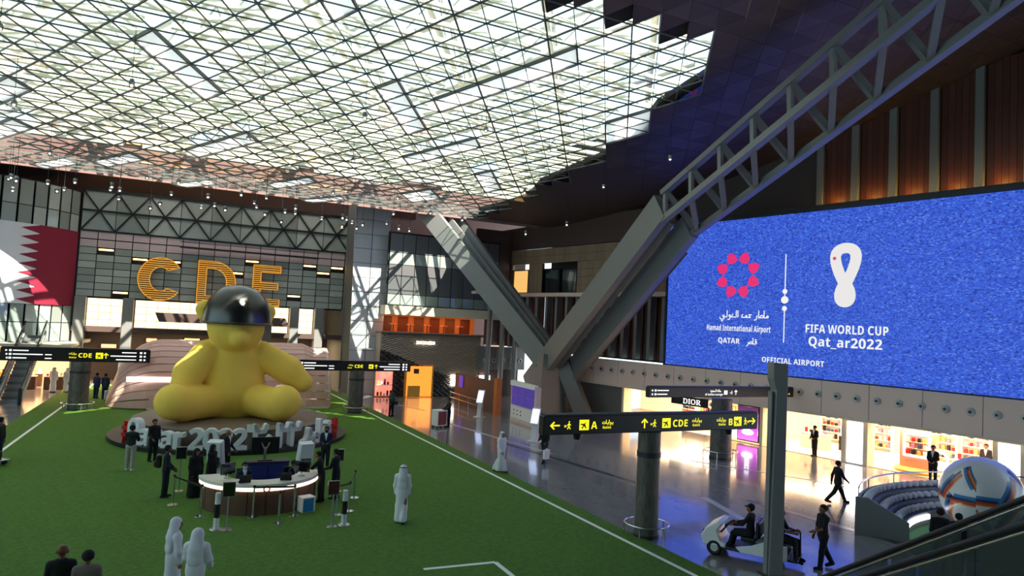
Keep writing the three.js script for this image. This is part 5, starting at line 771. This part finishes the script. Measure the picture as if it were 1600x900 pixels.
// ---------------------------------------------------------------- the people
const towards = (x, z) => Math.atan2(x, z);
const STAND = [.03, .05, -.05, .05];
const P = (label, at, turn, o) => person({ label, at: [at[0], at[2] ?? 0, at[1]], turn, ...o });
P('man in dark sweater and pale grey trousers photographing the letters', [-1.25, -30.9], PI - .2, { kind: 'casual', top: 0x15171f, bottom: 0x9b978f, shoe: 0xd8d8d8, arm: [.5, .1, 1.1, .5, .1, 1.2], leg: [.05, .05, -.08, .05] });
P('man in black jacket standing before the Latin letters', [-.5, -32.4], .5, { kind: 'casual', top: 0x0d0d10, bottom: 0x0c0c10, arm: [.1, .1, .5, .15, .1, .8] });
P('man in navy suit with dark backpack standing at the belt', [.05, -26.3], 1.5, { top: 0x161c30, bottom: 0x10131f, arm: [.1, .1, .7, .1, .1, .8], skin: 1 });
P('woman in a black full-length abaya before the desk', [.95, -26.0], .5, { kind: 'abaya', top: 0x08080a, h: 1.66 });
P('second woman in black abaya standing behind the first one', [1.5, -26.9], 1.0, { kind: 'abaya', top: 0x09090b, h: 1.62 });
P('bald man in black suit standing beside the slanted kiosk', [2.15, -29.3], 1.1, { top: 0x0c0c0f, bottom: 0x0b0b0e, bald: 1, arm: [.2, .1, .6, .1, .1, .3] });
P('masked clerk in navy uniform seated in the middle of the desk', [2.45, -25.25], .1, { seat: .52, leg: [1.5, 1.5, 1.5, 1.5], top: 0x141a33, mask: 0xb8cbe0, arm: [.5, .1, 1.0, .5, .1, 1.0], lean: .1, h: 1.72 });
P('clerk with dark hair seated beside the flat desk monitor', [4.0, -25.15], .9, { seat: .52, leg: [1.5, 1.5, 1.5, 1.5], top: 0x12162a, mask: 0x1a1a1e, arm: [.5, .1, 1.0, .5, .1, 1.0], lean: .12 });
P('man in black polo leaning on the desk end', [4.9, -24.35], -1.9, { kind: 'casual', short: 1, top: 0x0d0d0f, bottom: 0x0c0c0e, arm: [.7, .1, .8, .7, .1, .8], lean: .22 });
P('suited man with his back turned beside the polo man', [5.45, -24.6], -2.2, { top: 0x0f1322, bottom: 0x0d0f18, arm: [.3, .1, .9, .3, .1, .9], lean: .08 });
P('masked staff man in navy suit facing the desk from behind', [6.05, -29.6], -.3, { top: 0x141b33, bottom: 0x10131f, mask: 0x16161a, arm: [.1, .1, 1.3, .1, .1, 1.3, .5, .5] });
P('man in white thobe and head cord walking alone on the turf', [6.85, -21.3], 2.7, { kind: 'thobe', top: 0xdedde4, h: 1.8, leg: [.2, .1, -.2, .15] });
P('man in white thobe walking on the grey floor beside the turf', [13.15, -27.2], .35, { kind: 'thobe', top: 0xe2dfe4, h: 1.76, leg: [.22, .1, -.22, .2], arm: [-.2, .25, .2, .3, .25, .3] });
P('man in white thobe seen from behind at the turf front', [.72, -16.0], 2.75, { kind: 'thobe', top: 0xd9d8e0, h: 1.83, noCord: 1, arm: [.4, .2, 1.0, .2, .2, .6] });
P('taller man in white thobe turning towards his companion', [.3, -16.85], 1.9, { kind: 'thobe', top: 0xd4d3dc, h: 1.86, noCord: 1, look: -.3 });
P('bald man in black suit with white collar seen from behind', [-1.66, -15.75], PI, { top: 0x0a0a0c, bottom: 0x0a0a0c, bald: 1, skin: 1, h: 1.8 });
P('young man in taupe shirt seen from behind at the front', [-1.2, -15.4], PI - .1, { kind: 'casual', top: 0x6e625c, bottom: 0x1a1a1d, skin: 1, h: 1.76 });
P('man in olive jacket behind the luggage trolley', [-6.0, -33.6], 2.4, { kind: 'casual', top: 0x2f2c22, bottom: 0x1d2533 });
P('traveller in pale shawl beside the luggage trolley', [-6.45, -33.2], 2.0, { kind: 'casual', top: 0x77705f, bottom: 0x22242a, h: 1.62, long: 1 });
P('man in blue suit pulling a suitcase by the column', [-4.55, -54.3], 2.6, { top: 0x1c2c50, bottom: 0x16203a, fine: 1.3 });
P('companion in darker blue suit beside the suitcase', [-4.0, -53.8], 2.9, { top: 0x16223f, bottom: 0x121a30, fine: 1.3 });
P('man in white thobe walking under the drum nearer the column', [-6.7, -58.1], 2.9, { kind: 'thobe', top: 0xe6e6ea, fine: 1.4, leg: [.2, .1, -.2, .15] });
P('man in white thobe walking under the drum nearer the escalator', [-7.55, -58.3], 2.9, { kind: 'thobe', top: 0xe0e0e6, fine: 1.4 });
P('person in green shirt with black shoulder bag by the boutique', [13.2, -44.4], .4, { kind: 'casual', top: 0x35584a, bottom: 0x15161a, fine: 1.3, h: 1.68 });
P('man in dark coat pushing the service trolley', [15.35, -39.4], -1.6, { kind: 'casual', top: 0x10141c, bottom: 0x0e1016, arm: [.5, .1, .7, .5, .1, .7] });
P('man in black with backpack walking below the hanging sign', [16.2, -28.8], -.9, { kind: 'casual', top: 0x101115, bottom: 0x1d2530, leg: WALK, arm: [.2, .1, .9, .4, .1, .9] });
P('woman in black uniform standing at the open shop entrance', [32.3, -26.9], -1.6, { top: 0x0c0c0f, bottom: 0x0b0b0e, h: 1.68, arm: [.1, .1, 1.0, .1, .1, 1.0, .4, .4], long: 1 });
P('man in black suit striding towards the shops', [24.2, -19.0], 1.2, { top: 0x10111a, bottom: 0x0d0e15, leg: [.5, .08, -.5, .3], arm: WARM });
P('suited doorman with white shirt facing the hall', [32.5, -20.4], -1.25, { top: 0x0c0c10, bottom: 0x0b0b0e, arm: [.1, .1, .9, .1, .1, .9, .5, .5] });
P('shop clerk behind the long pale sales counter', wallP(18.2, 0, -2.5).toArray().filter((_, i) => i !== 1), -1.3, { top: 0x15131a, fine: 1.3 });
P('man in black shirt and trousers walking up to the cart', [16.95, -13.75], -1.9, { kind: 'casual', short: 1, top: 0x0d0d10, bottom: 0x0e0e12, leg: [.2, .1, -.3, .25], arm: [.4, .1, .9, .1, .1, .4], h: 1.78 });
const cartAt = (x, z) => { const c = Math.cos(-2.55), s = Math.sin(-2.55); x *= .85; z *= .85; return [15.62 + x * c + z * s, -15.1 - x * s + z * c]; };
P('driver in black cap seated at the cart wheel', cartAt(.25, .02), -2.62, { kind: 'casual', seat: .77, top: 0x0d0d10, bottom: 0x0d0d10, cap: 0x0a0a0c, leg: [1.45, 1.2, 1.45, 1.2], arm: [.7, .1, .6, .7, .1, .6] });
P('man in black riding backwards on the cart rear seat', cartAt(0, -.9), -2.62 + PI, { kind: 'casual', short: 1, seat: .77, top: 0x0e0e11, bottom: 0x0d0d10, leg: [1.4, 1.3, 1.4, 1.3], arm: [.5, .1, 1.0, .5, .1, 1.0] });
P('man in dark jacket standing before the giant football', [20.3, -12.5], 2.3, { top: 0x0c0d12, bottom: 0x0b0b0f, noShirt: 1 });
P('woman with tied dark hair beside the man at the football', [20.85, -12.3], 2.0, { kind: 'casual', top: 0x0c0c10, bottom: 0x0b0b0f, h: 1.62, long: 1 });
// what they carry or push
{
  const b = thing('backpack', 'black backpack worn by the navy suited man', 'bag', [-.2, 1.02, -26.33], 1.5); part('pack', rbox(.3, .44, .18, .06, 0, .22, 0), M.black, b); part('pocket', rbox(.2, .2, .06, .03, 0, .13, -.11), std(0x3a1218, .7), b);
  const b2 = thing('backpack', 'black backpack worn by the walking man under the sign', 'bag', [16.36, 1.0, -28.98], -.9); part('pack', rbox(.3, .46, .18, .06, 0, .22, 0), M.black, b2); part('pocket', rbox(.2, .2, .06, .03, 0, .12, -.11), M.steelDark, b2);
  const s = thing('suitcase', 'pale blue upright suitcase beside the two blue suits', 'suitcase', [-3.75, 0, -53.2], .4); part('shell', rbox(.42, .62, .26, .05, 0, .38, 0), std(0x9ab4c4, .4), s); part('handle', [rod(V(-.12, .68, -.08), V(-.12, 1.0, -.08), .01), rod(V(.12, .68, -.08), V(.12, 1.0, -.08), .01), rod(V(-.12, 1.0, -.08), V(.12, 1.0, -.08), .015)], M.steelDark, s); for (const x of [-.15, .15]) part('wheel', new THREE.SphereGeometry(.04, 10, 8).translate(x, .04, 0), M.rubber, s);
  const h = thing('handbag', 'black shoulder bag at the hip of the green shirted person', 'bag', [13.45, .75, -44.3]); part('pouch', rbox(.3, .26, .12, .04, 0, .13, 0), M.black, h); part('strap', new THREE.TorusGeometry(.14, .012, 6, 16, PI).translate(0, .26, 0), M.black, h);
  const c = thing('carrier_bag', 'white paper carrier bag held by the walking backpacker', 'bag', [16.0, .25, -28.35], .4); part('paper', prism([[-.17, 0], [.17, 0], [.19, .42], [-.19, .42]], .12, .005), M.white, c); part('handle', new THREE.TorusGeometry(.07, .008, 6, 14, PI).translate(0, .42, .06), M.white, c);
  const t = thing('luggage_trolley', 'steel airport luggage trolley loaded with dark bags', 'trolley', [-6.1, 0, -32.6], 2.2); part('frame', [rod(V(-.3, .2, -.5), V(-.3, .25, .6), .022), rod(V(.3, .2, -.5), V(.3, .25, .6), .022), rod(V(-.3, .2, -.5), V(-.3, 1.05, -.65), .022), rod(V(.3, .2, -.5), V(.3, 1.05, -.65), .022), box(.6, .03, 1.0, 0, .24, .05)], M.chrome, t); part('handlebar', rod(V(-.32, 1.05, -.65), V(.32, 1.05, -.65), .028), M.black, t); for (const [x, z] of [[-.28, -.4], [.28, -.4], [0, .55]]) part('wheel', new THREE.CylinderGeometry(.1, .1, .05, 18).rotateZ(PI / 2).translate(x, .1, z), M.rubber, t);
  const bag = (x, y, z, w, hh, d, m, label) => { const q = thing('travel_bag', label, 'bag', [x, y, z], 2.2); part('shell', rbox(w, hh, d, .05, 0, hh / 2, 0), m, q); part('handle', new THREE.TorusGeometry(.07, .012, 6, 14, PI).translate(0, hh, 0), M.black, q); };
  bag(-6.1, .27, -32.6, .5, .32, .7, M.black, 'black travel bag lying on the luggage trolley'); bag(-6.1, .6, -32.65, .42, .26, .5, std(0x2b2a33, .7), 'dark grey bag on top of the black travel bag');
}
renderer.render(scene, camera);
